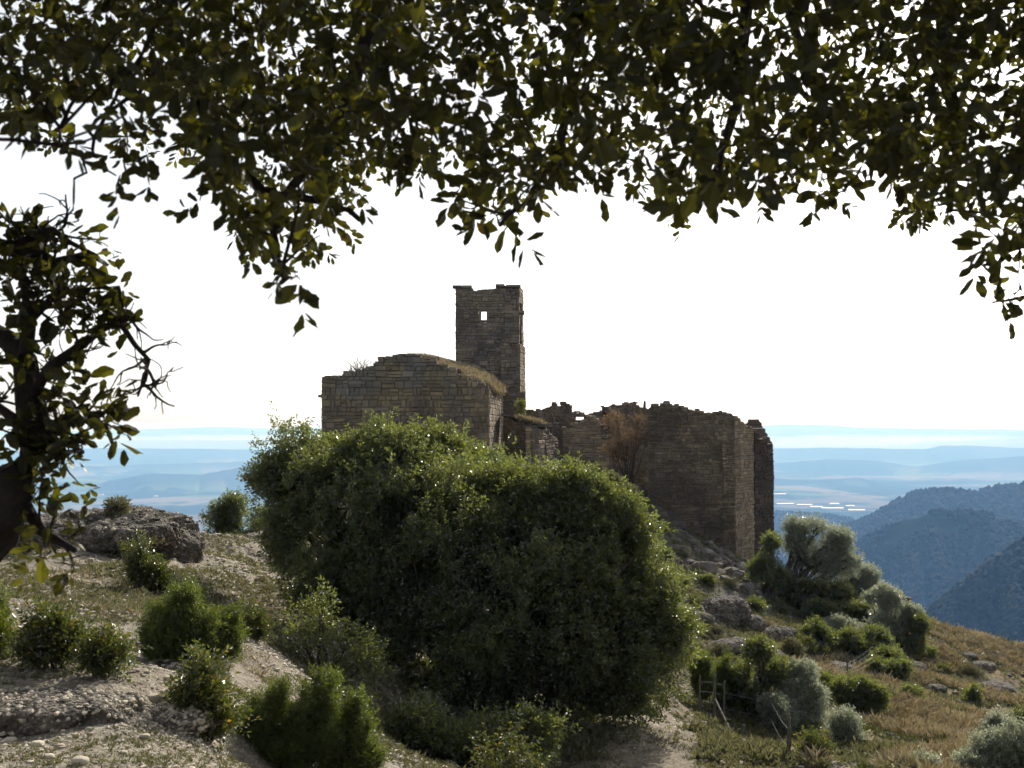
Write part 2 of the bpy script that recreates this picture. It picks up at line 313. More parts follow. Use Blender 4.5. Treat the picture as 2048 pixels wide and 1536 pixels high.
# far land: plain and ridges
PLAIN = -420.0
def prof(pts, D):
    px = np.array([p[0] for p in pts], float); z = np.array([P(p[0], p[1], D)[2] for p in pts]); return px, z
RIDGES = [  # (distance, slope near side, slope far side, profile, rough amp)
    (26000, .05, .05, [(-900, 864), (0, 862), (200, 861), (430, 853), (560, 857), (640, 855), (1000, 858), (1300, 856), (1500, 852), (1580, 848), (1650, 853), (1900, 857), (2048, 858), (2900, 852)], 20),
    (19500, .06, .05, [(-900, 880), (0, 884), (300, 878), (600, 880), (1000, 886), (1550, 890), (1800, 888), (1900, 880), (2048, 873), (2900, 868)], 16),
    (13500, .09, .08, [(-900, 905), (0, 900), (200, 893), (500, 897), (700, 905), (1500, 896), (1650, 893), (1850, 895), (1880, 888), (1940, 888), (2100, 893), (2900, 890)], 16),
    (10500, .10, .1, [(-900, 930), (0, 930), (250, 925), (450, 922), (640, 912), (900, 925), (1400, 925), (1550, 924), (1650, 915), (1750, 917), (1830, 928), (1900, 917), (2048, 905), (2900, 900)], 14),
    (7900, .15, .12, [(-900, 950), (0, 975), (160, 968), (220, 954), (300, 941), (400, 945), (470, 934), (520, 918), (640, 912), (900, 930), (1200, 990), (1500, 952), (1620, 955), (1720, 950), (1800, 972), (2000, 965), (2200, 945), (2900, 930)], 16),
    (3300, .30, .18, [(-900, 1040), (0, 1052), (200, 1050), (390, 1062), (500, 1052), (640, 1060), (1000, 1080), (1300, 1040), (1500, 1024), (1560, 1020), (1620, 1021), (1700, 1030), (1760, 1060), (2000, 1100), (2900, 1100)], 8),
    (2500, .42, .4, [(1300, 1230), (1500, 1140), (1600, 1080), (1680, 1045), (1740, 1024), (1800, 989), (1830, 975), (1900, 969), (1935, 975), (1960, 972), (2000, 963), (2048, 958), (2200, 950), (2900, 900)], 7),
    (1850, .5, .5, [(1300, 1500), (1500, 1300), (1640, 1140), (1690, 1085), (1760, 1046), (1850, 1012), (1930, 1010), (2048, 1022), (2200, 1030), (2900, 1000)], 7),
    (1050, .55, .62, [(1300, 1700), (1600, 1450), (1750, 1320), (1850, 1200), (1950, 1122), (2048, 1060), (2300, 950), (2900, 850)], 6)]
def HF(x, y):
    r = np.hypot(x, y); th = np.arctan2(x, y); px = 1024 + F * np.tan(np.clip(th, -1.2, 1.2)); p = np.stack([x, y, x * 0], -1)
    z = PLAIN + fbm(p * .0006, 3, 50) * 14
    z = np.maximum(z, -60 - .5 * (r - 70) + fbm(p * .01, 3, 60) * 12 * sm(150, 400, r))
    for D, s0, s1, pts, am in RIDGES:
        a, b = prof(pts, D); Dw = D * (1 + .06 * fbm(np.stack([th * 9, th * 0 + D, th * 0], -1), 3, 71))
        crest = np.interp(px, a, b) * (Dw / D)
        d = Dw - r * np.cos(np.clip(th, -1.2, 1.2)) if False else Dw - r
        q = crest - np.where(d > 0, d * s0, -d * s1) + (fbm(p / D * 22, 4, 80) - .15) * am * D / 9000 * 3 * sm(0, D * .05, np.abs(d)) - 0
        # gullies running down the slopes
        gl = np.abs(fbm(np.stack([th * 38, r / D * 3.5, th * 0 + D], -1), 3, 90)); q = q - (.30 - gl) * np.minimum(np.abs(d), D * .12) * s0 * 1.1 * (gl < .30)
        z = np.maximum(z, q)
    return z
ang = fan(900, 40, R(34)); rad = np.exp(np.linspace(math.log(110), math.log(31500), 620))
X, Y, Q = polar(ang, rad); Z = HF(X, Y)
p = np.stack([X, Y, X * 0], -1); flatness = 1 - sm(12, 60, Z - PLAIN + 10 * fbm(p * .002, 3, 7))
v = mk('terrain', np.stack([X, Y, Z], -1), Q, None, M['valley'], smooth=True, flat=np.maximum(flatness, .12 * (np.hypot(X, Y) > 6000))); tagit(v, kind='structure')

# woods on the near hills: many small crowns
def scatter_forest(n):
    th = rng.uniform(R(7), R(31), n); r = np.exp(rng.uniform(math.log(650), math.log(3500), n))
    x = np.sin(th) * r; y = np.cos(th) * r; z = HF(x, y)
    keep = (z > PLAIN + 22) & (fbm(np.stack([x, y, x * 0], -1) * .012, 3, 33) > -.62)
    # drop what the near face of a ridge hides anyway
    return x[keep], y[keep], z[keep]
fx, fy, fz = scatter_forest(165000)
ico = bpy.data.meshes.new('t');
import bmesh
_bm = bmesh.new(); bmesh.ops.create_icosphere(_bm, subdivisions=1, radius=1); _bm.to_mesh(ico); _bm.free()
iv = np.array([v_.co[:] for v_ in ico.vertices]); it = np.array([list(p_.vertices) for p_ in ico.polygons]); bpy.data.meshes.remove(ico)
def blobs(cx, s, mat, name, squash=(1, 1, 1), jit=.25, smooth=False):
    n = len(cx); V = iv[None] * (1 + rng.uniform(-jit, jit, (n, len(iv), 1))) * s[:, None, None] * np.array(squash)
    a = rng.uniform(0, 6.28, n); ca, sa = np.cos(a)[:, None], np.sin(a)[:, None]
    V = np.stack([V[..., 0] * ca - V[..., 1] * sa, V[..., 0] * sa + V[..., 1] * ca, V[..., 2]], -1) + cx[:, None]
    T = it[None] + (np.arange(n) * len(iv))[:, None, None]
    return mk(name, V, None, T, mat, rnd=np.repeat(rng.random(n), len(iv)), smooth=smooth)
s = rng.uniform(2.4, 4.8, len(fx)) * np.clip(np.hypot(fx, fy) / 2000, .75, 1.2)
f = blobs(np.stack([fx, fy, fz + s * .6], 1), s, M['forest'], 'forest', (1, 1, 1.15), .3, True)
tagit(f, 'dark pine and oak forest covering the steep hills beyond the valley', 'forest', kind='stuff')
# ------------------------------------------------------------------ haze
hm = bpy.data.materials.new('haze'); hm.use_nodes = True; t = hm.node_tree; t.nodes.remove(t.nodes['Principled BSDF'])
pv = t.nodes.new('ShaderNodeVolumePrincipled'); pv.inputs['Color'].default_value = (.27, .53, 1.0, 1); pv.inputs['Absorption Color'].default_value = (1, 1, 1, 1); pv.inputs['Density'].default_value = 1.3e-4; pv.inputs['Anisotropy'].default_value = .1
t.links.new(pv.outputs[0], t.nodes['Material Output'].inputs['Volume'])
b = MB(); b.box((-33000, -33000, PLAIN - 45), (33000, 33000, 14)); hz = b.build('haze', hm); tagit(hz, 'pale blue morning haze filling the wide valley', 'haze', kind='stuff')
mm = hm.copy(); mm.name = 'mist'; pv2 = [q for q in mm.node_tree.nodes if q.type == 'PRINCIPLED_VOLUME'][0]; pv2.inputs['Color'].default_value = (.8, .9, 1, 1); pv2.inputs['Density'].default_value = 1.3e-4
b = MB(); b.box((-22000, 14500, PLAIN - 30), (22000, 25500, -190)); mi = b.build('mist', mm); tagit(mi, 'low white mist lying below the farthest ridge', 'mist', kind='stuff')

# ------------------------------------------------------------------ masonry
def rockmesh(c, rad, seed, nu=90, nv=50, amp=.22, flat_top=.75, fr=1.0, power=.7):
    u = np.linspace(0, 2 * math.pi, nu, endpoint=False); v_ = np.linspace(0.02, math.pi - .02, nv); U, Vv = np.meshgrid(u, v_)
    d = np.stack([np.sin(Vv) * np.cos(U), np.sin(Vv) * np.sin(U), np.cos(Vv)], -1)
    s_ = np.sign(d) * np.abs(d) ** power; p_ = s_ * np.array(rad)
    n = fbm((p_ + seed * 3.7) * fr, 5, seed); rdg = 1 - 2 * np.abs(fbm((p_ + seed) * fr * 2.2, 4, seed + 5))
    p_ = p_ * (1 + amp * n[..., None]) + d * (rdg * amp * .35 * min(rad))[..., None]
    fine = 1 - 2 * np.abs(fbm((p_ + seed) * fr * 6.5, 4, seed + 8)); p_ = p_ + d * (fine * amp * .16 * min(rad))[..., None]
    p_[..., 2] = np.where(p_[..., 2] > rad[2] * flat_top, rad[2] * flat_top + (p_[..., 2] - rad[2] * flat_top) * .5, p_[..., 2])
    i = np.arange(nv - 1)[:, None] * nu; j = np.arange(nu)[None]; k = (j + 1) % nu
    Q = np.stack([i + k, i + j, i + nu + j, i + nu + k], -1).reshape(-1, 4)[:, ::-1]
    V = (p_ + np.array(c)).reshape(-1, 3)
    nvv = len(V); T = [((q_ + 1) % nu, q_, nvv) for q_ in range(nu)] + [((nv - 1) * nu + q_, (nv - 1) * nu + (q_ + 1) % nu, nvv + 1) for q_ in range(nu)]
    V = np.concatenate([V, [V[:nu].mean(0)], [V[-nu:].mean(0)]])
    return V, Q, np.array(T)[:, ::-1]
def masonry(name, mat, parent, A, B, thick, zb, top, course=.27, length=.5, holes=(), jit=.02, seed=1, gap=.012, bulge=.03, ragged=.12, split=.45, wave=.05, loose=0):
    """courses of single stones from A to B (plan points), facing right of A->B; top(u) gives the height, zb the foot"""
    r = np.random.default_rng(seed); A = np.array(A[:2], float); B = np.array(B[:2], float); L = np.linalg.norm(B - A)
    e = (B - A) / L; nrm = np.array((e[1], -e[0])); us = np.linspace(0, L, 60); zt = max(top(u) for u in us)
    boxes = []; z = zb
    while z < zt + .05:
        h = course * r.uniform(.6, 1.45); u = -r.uniform(0, length * .0)
        while u < L - .02:
            l = length * (r.uniform(.4, 1.2) if r.random() < .7 else r.uniform(1.2, 2.1))
            if z + h > top(u) - .02: l *= .5
            l = min(l, L - u)
            if L - u - l < length * .3: l = L - u
            uc = u + l / 2; zc = z + h / 2; tt = top(uc)
            cap = tt + r.uniform(-ragged, ragged) * .45; ok = cap - z > .07; z1_ = min(z + h, cap)
            for (u0, u1, z0, z1) in holes:
                if u0 < uc < u1 and z0 < zc < z1: ok = False
            if ok:
                if z1_ < z + h: boxes.append((u, u + l, z, z1_))
                elif h > course * 1.05 and r.random() < split:      # two thin stones in place of one
                    m_ = z + h * r.uniform(.38, .62); boxes.append((u, u + l, z, m_)); boxes.append((u, u + l, m_, z + h))
                elif l > length * 1.2 and r.random() < split:
                    m_ = u + l * r.uniform(.35, .65); boxes.append((u, m_, z, z + h)); boxes.append((m_, u + l, z + r.uniform(0, .02), z + h))
                else: boxes.append((u, u + l, z, z + h))
            u += l
        z += h
    for (u0, u1, z0, z1) in holes:            # trim stones that reach into an opening
        nb = []
        for (a, b_, c, d) in boxes:
            if c + .02 < z1 and d - .02 > z0 and a < u1 and b_ > u0:
                if u0 < (a + b_) / 2 < u1:
                    if (c + d) / 2 > (z0 + z1) / 2: c = max(c, z1)
                    else: d = min(d, z0)
                    if d - c < .04: continue
                elif (a + b_) / 2 < (u0 + u1) / 2: b_ = min(b_, u0)
                else: a = max(a, u1)
                if b_ - a < .04: continue
            nb.append((a, b_, c, d))
        boxes = nb
    Bx = np.array(boxes); n = len(Bx)
    def prism(Bx, gp, f0, f1, inset, jt):
        u0, u1, z0, z1 = Bx.T; cs = []
        for k, (dep, ins) in enumerate(((f1, inset), (f1 - bulge, 0), (f0 + bulge, 0), (f0, inset))):
            for (a, c) in ((0, 0), (1, 0), (1, 1), (0, 1)):
                uu = np.where(a, u1 - gp - ins, u0 + gp + ins) + r.uniform(-jt, jt, n) * .6
                zz = np.where(c, z1 - gp - ins, z0 + gp + ins) + r.uniform(-jt, jt, n) * .6
                cs.append(np.stack([uu, dep + r.uniform(-jt, jt, n) * .5, zz], -1))
        return np.stack(cs, 1)
    f1 = r.uniform(-.012, .035, n); W = prism(Bx, gap, -thick - f1, f1, .02, jit)
    q = []
    q.append((0, 1, 2, 3)); q.append((15, 14, 13, 12))
    for k in range(3):
        for j in range(4):
            j2 = (j + 1) % 4; q.append((k * 4 + j, k * 4 + 4 + j, k * 4 + 4 + j2, k * 4 + j2))
    q = np.array(q)
    def world(W):
        W = W.copy(); pw_ = np.stack([W[..., 0], W[..., 2], W[..., 0] * 0 + seed], -1)
        W[..., 2] += fbm(pw_ * .55, 2, seed) * wave * 1.6 * (0 if holes else 1); W[..., 1] += fbm(pw_ * .7, 3, seed + 9) * wave
        return np.stack([A[0] + e[0] * W[..., 0] + nrm[0] * W[..., 1], A[1] + e[1] * W[..., 0] + nrm[1] * W[..., 1], W[..., 2]], -1)
    Qs = q[None] + (np.arange(n) * 16)[:, None, None]
    allV = [world(W).reshape(-1, 3)]; allQ = [Qs[..., ::-1].reshape(-1, 4)]; allT = []; allR = [np.repeat(r.random(n), 16)]; nn = n * 16
    # mortar bed behind the faces
    u0, u1, z0, z1 = Bx.T; ins = .045
    V = np.stack([np.stack([uu, np.full(n, dd), zz], -1) for uu, dd, zz in ((u0, -ins, z0), (u1, -ins, z0), (u1, -thick + ins, z0), (u0, -thick + ins, z0), (u0, -ins, z1), (u1, -ins, z1), (u1, -thick + ins, z1), (u0, -thick + ins, z1))], 1)
    V[:, :, 0] = np.clip(V[:, :, 0], .05, L - .05)
    if loose:
        u = .1
        while u < L - .1:
            if r.random() < loose:
                sz = r.uniform(.07, .20); zt_ = max([bb[3] for bb in boxes if bb[0] - .02 <= u <= bb[1] + .02 and bb[3] > -50] or [0])
                if zt_:
                    V_, Q_, T_ = rockmesh((0, 0, 0), (sz, sz, sz * r.uniform(.35, .7)), int(seed * 31 + u * 10), 9, 6, amp=.4, fr=3, power=.5)
                    W_ = world(np.array([[u, -thick * r.random(), zt_ + sz * .15]])); allV.append(V_ + W_[0]); allQ.append(Q_ + nn); allT.append(T_ + nn); allR.append(np.full(len(V_), r.random())); nn += len(V_)
            u += r.uniform(.08, .3)
    o = mk(name, np.concatenate(allV), np.concatenate(allQ), np.concatenate(allT) if allT else None, mat, parent, rnd=np.concatenate(allR))
    m = mk('mortar', world(V), BOXQ[None] + (np.arange(n) * 8)[:, None, None], None, M['mortar'], o, rnd=np.repeat(r.random(n), 8))
    return o
def topline(pts, A, B, D0, D1):
    """height along the wall from photo points: u in metres along A->B"""
    L = np.linalg.norm(np.array(B[:2]) - np.array(A[:2])); us = []; zs = []
    A = np.array(A[:2]); e = (np.array(B[:2]) - A)
    for px, py in pts:
        k = (px - 1024) / F; k = ray(px, py)[0]   # plan ray x = k*y ; solve A + e*t on it
        den = e[0] - k * e[1]; tt = (k * A[1] - A[0]) / den; D = A[1] + e[1] * tt; us.append(tt * L); zs.append(ray(px, py)[1] * D)
    o = np.argsort(us); us = np.array(us)[o]; zs = np.array(zs)[o]
    return lambda u: float(np.interp(u, us, zs))
def stem(px, py, D): return P(px, py, D)
# the church
GA = P(643, 760, 56.5); GB = P(977, 778, 56.0); SB = P(1009, 790, 70)
church = empty('ruined_church', ((GA[0] + SB[0]) / 2, 63, -3.2), 'roofless looking stone church with overgrown gable and square bell tower', 'church')
gt = topline([(640, 757), (670, 752), (700, 745), (735, 735), (760, 718), (790, 708), (825, 706), (850, 712), (880, 724), (905, 740), (930, 755), (955, 768), (980, 776)], GA, GB, 0, 0)
masonry('gable_wall', M['stone_gold'], church, GA, GB, .8, -3.9, gt, .27, .42, seed=3, jit=.035, loose=.9, ragged=.1)
masonry('side_wall', M['stone_pale_or_sunlit'], church, (GB[0] + .04, GB[1] + .03), SB, .7, -4.1, lambda u: 1.83 - .008 * u, .25, .36, seed=4, wave=.008)
masonry('rear_wall', M['stone_gold'], church, (SB[0] - .1, SB[1] + .7), (GA[0] + .4, 71.2), .7, -4.2, lambda u: 2.0, .3, .6, seed=5)
masonry('left_wall', M['stone_gold'], church, (GA[0] + .02, 71.0), (GA[0] + .02, GA[1] + .05), .7, -4.2, lambda u: 2.35, .3, .6, seed=6)
b = MB()                                     # the fallen roof line of a lost building, proud of the gable
pl = [P(x, y, 55.85) for x, y in ((735, 838), (790, 836), (850, 847), (900, 866), (940, 884), (976, 890))]
for k in range(len(pl) - 1):
    n = 5
    for j in range(n):
        a = pl[k] + (pl[k + 1] - pl[k]) * j / n; c = pl[k] + (pl[k + 1] - pl[k]) * (j + .92) / n
        b.box((a[0], a[1] - .1 - random.random() * .08, min(a[2], c[2]) - .10), (c[0], a[1] + .14, max(a[2], c[2]) + .02))
b.build('string_course', M['stone_tower'], church)
b = MB(); q = P(640, 792, 56.5); b.box((q[0] - .12, q[1] + .1, q[2] - .07), (q[0] + .35, q[1] + .5, q[2] + .07)); b.build('gargoyle_stub', M['stone_tower'], church)
# overgrown vault: earth over the nave
def roofz(x, y):
    u = (x - GA[0]) / (GB[0] - GA[0]); yy = (y - 56.3) / 14
    base = np.interp(u, [-.05, 0, .1, .25, .42, .55, .7, .85, 1.0, 1.12], [1.9, 2.1, 2.35, 2.7, 3.45, 3.5, 3.1, 2.6, 2.05, 1.3])
    lift = np.interp(yy, [0, .06, .5, 1], [-.12, .02, .50, .85]) * np.interp(u, [0, .2, .4, .55, .9, 1.1], [.0, -.45, .30, .75, 1.3, .9])
    return base + lift + fbm(np.stack([x, y, x * 0], -1) * 1.3, 4, 12) * .14
nx, ny = 90, 110; ys = np.linspace(56.75, 71.5, ny); X, Y = np.meshgrid(np.linspace(0, 1, nx), ys); X = GA[0] + .05 + X * (GB[0] + .1 + (Y - 56) * .055 + .15 * sm(57.5, 60, Y) - GA[0])
Z = roofz(X, Y); i = np.arange(ny - 1)[:, None] * nx; j = np.arange(nx - 1)[None]
Qr = np.stack([i + j, i + j + 1, i + nx + j + 1, i + nx + j], -1).reshape(-1, 4)
rf = mk('roof', np.stack([X, Y, Z], -1), Qr, None, M['ground'], church, True, zone=np.full(X.size, .85), rocky=np.full(X.size, .3), herb=np.ones(X.size))
m = rf.modifiers.new('thick', 'SOLIDIFY'); m.thickness = .35; m.offset = -1
# tower
TD = 69.0
t0 = P(911, 572, TD); t1 = P(1037, 572, TD); TB = P(1047, 582, TD + 4.2)
tt = topline([(905, 573), (944, 573), (947, 580), (952, 582), (960, 579), (990, 577), (992, 571), (1010, 571), (1037, 572)], t0, t1, 0, 0)
L0 = t1[0] - t0[0]
def uu(px): return (P(px, 700, TD)[0] - t0[0])
zz = lambda py: P(1000, py, TD)[2]
tower = bpy.data.objects.new('bell_tower', None); C.objects.link(tower); tower.location = (0, 0, 0); tower.parent = church
tower.location = (t0[0] - church.location[0] + 2, TD + 2 - church.location[1], 0)
masonry('front_wall', M['stone_tower'], tower, t0, t1, .7, -3, tt, .22, .36, seed=8, jit=.02, bulge=.02, ragged=.03,
        holes=[(uu(962), uu(973), zz(640), zz(621))])
t1b = (t1[0] - .03, t1[1] + .02)
masonry('side_wall', M['stone_pale_or_sunlit'], tower, t1b, TB, .6, -3, lambda u: zz(572) - .1 if u < 1.0 else P(1047, 584, TD + 4)[2] + .05, .24, .42, seed=9, jit=.012, bulge=.02,
        holes=[(1.5, 2.7, zz(680), zz(600))])
masonry('side_wall', M['stone_tower'], tower, (t0[0] + .02, TD + 4.2), (t0[0] + .02, TD + .03), .6, -3, lambda u: zz(578), .24, .42, seed=10, jit=.012, bulge=.02)
masonry('back_wall', M['stone_tower'], tower, (TB[0] - .05, TB[1]), (t0[0] + .3, TD + 4.2), .6, -3, lambda u: zz(592), .24, .42, seed=12, jit=.012, bulge=.02,
        holes=[(.3, 3.6, zz(668), zz(612))])
b = MB()                                     # cornice slabs
for a, c, y in ((905, 924, 575), (924, 944, 575), (991, 1009.5, 572.5), (1012, 1042, 574)):
    q0 = P(a, y, TD - .25); q1 = P(c, y, TD - .25); b.box((q0[0], TD - .28, q0[2]), (q1[0] - .02, TD + .5, q0[2] + .14)); b.build('cornice', M['stone_tower'], tower); b = MB()

b = MB(); q0 = P(1007, 626, TD); q1 = P(1049, 626, TD); b.box((q0[0], TD - .12, q0[2]), (q1[0], TD + 1.2, q0[2] + .13)); b.build('string_course', M['stone_tower'], tower)
pa = P(1001, 686, TD - .38); pb = P(1041, 686, TD - .38); pw = pb[0] - pa[0]
masonry('buttress', M['stone_tower'], tower, (pa[0], TD - .38), (pb[0], TD - .38), .34, -3, lambda u: pa[2], .26, .45, seed=14, jit=.012, bulge=.02)
masonry('buttress', M['stone_pale_or_sunlit'], tower, (pb[0] - .02, TD - .37), (pb[0] + .34, TD + 1.4), .3, -3, lambda u: pa[2] - .1, .26, .4, seed=15, jit=.012, bulge=.02)
xa = P(1009.4, 0, TD)[0]; xb = P(1039, 0, TD)[0]
masonry('pilaster', M['stone_tower'], tower, (xa, TD - .07), (xb, TD - .07), .09, zz(686), lambda u: zz(577), .3, .5, seed=16, jit=.012, bulge=.015, wave=.01)
b = MB(); b.box((uu(957) + t0[0], TD - .04, zz(621)), (uu(978) + t0[0], TD + .6, zz(617))); b.build('lintel', M['stone_tower'], tower)
b = MB(); b.box((uu(957) + t0[0], TD - .05, zz(643)), (uu(978) + t0[0], TD + .6, zz(640))); b.build('sill', M['stone_tower'], tower)
for pxa, pxb in ((957, 962), (973, 978)):
    b = MB(); b.box((uu(pxa) + t0[0], TD - .03, zz(640) + .003), (uu(pxb) + t0[0], TD + .6, zz(621) - .003)); b.build('jamb', M['stone_tower'], tower)
# lean-to with its stone slab roof
annex = empty('stone_lean_to', P(1060, 930, 60), 'small lean-to of brown stone with slab roof beside the church wall', 'outbuilding')
a0 = P(1006, 900, 61.2); a1 = P(1066, 900, 59.6); a2 = P(1090, 900, 61.4); a3 = P(1116, 900, 64)
masonry('front_wall', M['stone_gold'], annex, a0, a1, .5, -3.8, topline([(1004, 833), (1067, 853)], a0, a1, 0, 0), .2, .36, seed=20)
masonry('side_wall', M['stone_pale_or_sunlit'], annex, (a1[0] + .03, a1[1] + .02), a2, .45, -3.8, lambda u: P(1067, 855, 59.6)[2] - .02 * u, .2, .36, seed=21)
masonry('side_wall', M['stone_ruin'], annex, (a2[0] + .02, a2[1] + .02), a3, .45, -3.8, lambda u: P(1090, 855, 61.4)[2] - .28 * u, .2, .36, seed=22)
b = MB()
for k in range(6):
    for j in range(6):
        fx0 = k / 6; x0 = a0[0] - .1 + (a2[0] + .2 - a0[0]) * fx0; x1 = x0 + (a2[0] + .2 - a0[0]) / 6 + .06
        zc = P(1006, 832, 60)[2] + (P(1092, 856, 60)[2] - P(1006, 832, 60)[2]) * fx0; y0 = 59.3 + (a0[1] - a1[1]) * (1 - fx0) * .9 + j * .85
        b.box((x0, y0 + random.uniform(-.08, .08), zc + j * .02 + random.uniform(0, .04)), (x1, y0 + .95, zc + .07 + j * .02 + random.uniform(0, .05)))
b.build('roof', M['rubble'], annex)
# broken stub of wall beside the tower
stub = empty('wall_fragment', P(1046, 860, 62.5), 'short broken stub of wall standing right of the tower foot', 'wall')
q0 = P(1040, 800, 63); q1 = P(1052, 800, 63)
masonry('stone_stub', M['stone_ruin'], stub, q0, q1, .5, -3, lambda u: P(1046, 783, 63)[2], .28, .25, seed=25)
# middle ruin wall
mid = empty('ruined_rear_wall', P(1190, 930, 70), 'long broken rear wall with small holes between church and tall ruin', 'wall')
m0 = P(1060, 900, 66); m1 = P(1310, 900, 72)
mt = topline([(1050, 822), (1078, 821), (1105, 818), (1110, 811), (1143, 810), (1148, 822), (1162, 824), (1164, 829), (1210, 828), (1213, 817), (1230, 813), (1260, 808), (1282, 806), (1285, 818), (1315, 816)], m0, m1, 0, 0)
Lm = np.linalg.norm(m1 - m0)
def um(px):
    k = ray(px, 850)[0]; e = (m1 - m0)[:2]; tt_ = (k * m0[1] - m0[0]) / (e[0] - k * e[1]); return tt_ * np.linalg.norm(e)
def zm(py, px): return ray(px, py)[1] * (m0[1] + (m1[1] - m0[1]) * um(px) / Lm)
masonry('rear_stones', M['stone_ruin'], mid, m0, m1, .6, -5.5, mt, .18, .34, seed=30, jit=.035, loose=.6, ragged=.25,
        holes=[(um(1157), um(1160.5), zm(843, 1157), zm(832, 1157)), (um(1172), um(1174.5), zm(839, 1173), zm(832, 1173)), (um(1115), um(1117), zm(842, 1116), zm(840, 1116)), (um(1148.5), um(1151), zm(871, 1149), zm(867, 1149))])
b = MB(); q = P(1289, 820, 71); b.tube([q, q + np.array((0, 0, .25)), q + np.array((.02, 0, .55))], [.09, .1, .08], 6); b.build('upright_stone', M['stone_ruin'], mid)
inner = empty('ruined_inner_wall', P(1180, 930, 64), 'low pale crumbling inner wall in front of the broken rear wall', 'wall')
i0 = P(1125, 900, 65.5); i1 = P(1218, 900, 64)
masonry('inner_stones', M['stone_pale_or_sunlit'], inner, i0, i1, .5, -5.5, topline([(1120, 860), (1150, 850), (1175, 838), (1190, 842), (1205, 862), (1218, 895), (1225, 930)], i0, i1, 0, 0), .19, .4, seed=33, jit=.04, loose=.8, ragged=.3)
# the tall ruin at right
tall = empty('ruined_tower_house', P(1420, 1130, 60), 'tall roofless ruin of dark stone with stepped broken top at hill edge', 'ruin')
r0 = P(1297, 900, 60.5); r1 = P(1470, 900, 57.5); r2 = P(1508, 900, 59.6); r3 = P(1547, 900, 60.4)
rt = topline([(1295, 815), (1315, 815), (1317, 808), (1347, 808), (1349, 815), (1375, 822), (1410, 826), (1440, 827), (1470, 832)], r0, r1, 0, 0)
masonry('front_wall', M['stone_ruin'], tall, r0, r1, .8, -9.5, rt, .16, .30, seed=40, jit=.03, ragged=.2, loose=.6, wave=.09)
masonry('corner_wall', M['stone_pale_or_sunlit'], tall, (r1[0] + .03, r1[1] + .02), r2, .7, -9.5, topline([(1465, 832), (1478, 840), (1480, 843), (1500, 849), (1510, 856)], r1, r2, 0, 0), .17, .3, seed=41, jit=.03, loose=.5, wave=.08)
masonry('right_wall', M['stone_shade_dark'], tall, (r2[0] + .02, r2[1] + .02), r3, .7, -10, topline([(1505, 850), (1512, 863), (1520, 865), (1528, 873), (1534, 876), (1536, 887), (1550, 889)], r2, r3, 0, 0), .19, .34, seed=42, jit=.03, loose=.6, wave=.08)
r4 = (r3[0] + .9, r3[1] + 7.5)
masonry('side_wall', M['stone_shade_dark'], tall, (r3[0], r3[1] + .03), r4, .7, -12, lambda u: -1.1 + .2 * u, .2, .4, seed=43)
masonry('back_wall', M['stone_shade_dark'], tall, r4, (r0[0] + 1.2, r0[1] + 8), .7, -9, lambda u: .1, .2, .4, seed=44)
masonry('left_wall', M['stone_ruin'], tall, (r0[0] + 1.0, r0[1] + 7), (r0[0] + .02, r0[1] + .03), .7, -8, lambda u: .6, .2, .4, seed=45)
b = MB(); q = P(1302, 865, 59.9)

# ------------------------------------------------------------------ rocks
def rock(px, py, D, wpx, hpx, label, seed, depth=None, name='rock', cat='rock', nu=110, nv=60, mat='rock', cobbles=None, **kw):
    c = P(px, py, D); s_ = D / F; rad = (wpx / 2 * s_, depth or wpx / 2 * s_ * .8, hpx / 2 * s_)
    V, Q, T = rockmesh((0, 0, 0), rad, seed, nu, nv, **kw)
    o = mk(name, V, Q, T, M[mat], smooth=False, rnd=np.full(len(V), rng.random())); o.location = [float(x) for x in c]
    if cobbles:
        n_, s0, s1 = cobbles; rr = np.random.default_rng(seed); ii = rr.integers(0, len(V) - 2, n_); pc = V[ii] + rr.normal(size=(n_, 3)) * s0; sz = s0 + (s1 - s0) * rr.random(n_) ** 3
        e_ = blobs(pc, sz, M['pebble'], 'embedded_pebbles', (1.2, 1, .8), .28); e_.parent = o; e_['kind'] = 'stuff'
    return tagit(o, label, cat)
rock(222, 1082, 24.5, 290, 128, 'big grey conglomerate boulder with flat top on the left ridge', 3, depth=1.7, amp=.55, flat_top=.6, fr=1.3, nu=300, nv=150, cobbles=(900, .012, .05))
rock(70, 1090, 24.8, 260, 120, 'pitted grey rock behind the gnarled oak trunk', 7, depth=1.7, amp=.55, flat_top=.6, fr=1.3, nu=240, nv=120, cobbles=(700, .012, .05))
rock(90, 1425, 8.9, 330, 78, 'long low ledge of pebbly rock above the foreground gravel', 9, depth=.34, amp=.5, flat_top=.5, fr=2.6, nu=340, nv=110, cobbles=(1900, .006, .028), name='rock_ledge')
rock(335, 1440, 9.3, 190, 60, 'rounded end of pebbly ledge beside the glossy shrub', 12, depth=.3, amp=.5, flat_top=.5, cobbles=(1500, .007, .03), fr=2.6, nu=160, nv=80, name='rock_ledge')
rock(330, 1345, 11.5, 230, 60, 'curved low rock ledge below the dark juniper', 15, depth=.5, amp=.5, flat_top=.5, cobbles=(1500, .008, .035), fr=2.0, nu=160, nv=80, name='rock_ledge')
rock(545, 1083, 33, 110, 44, 'smooth grey rock on skyline left of the big oak', 17, depth=.8, amp=.2, fr=.8)
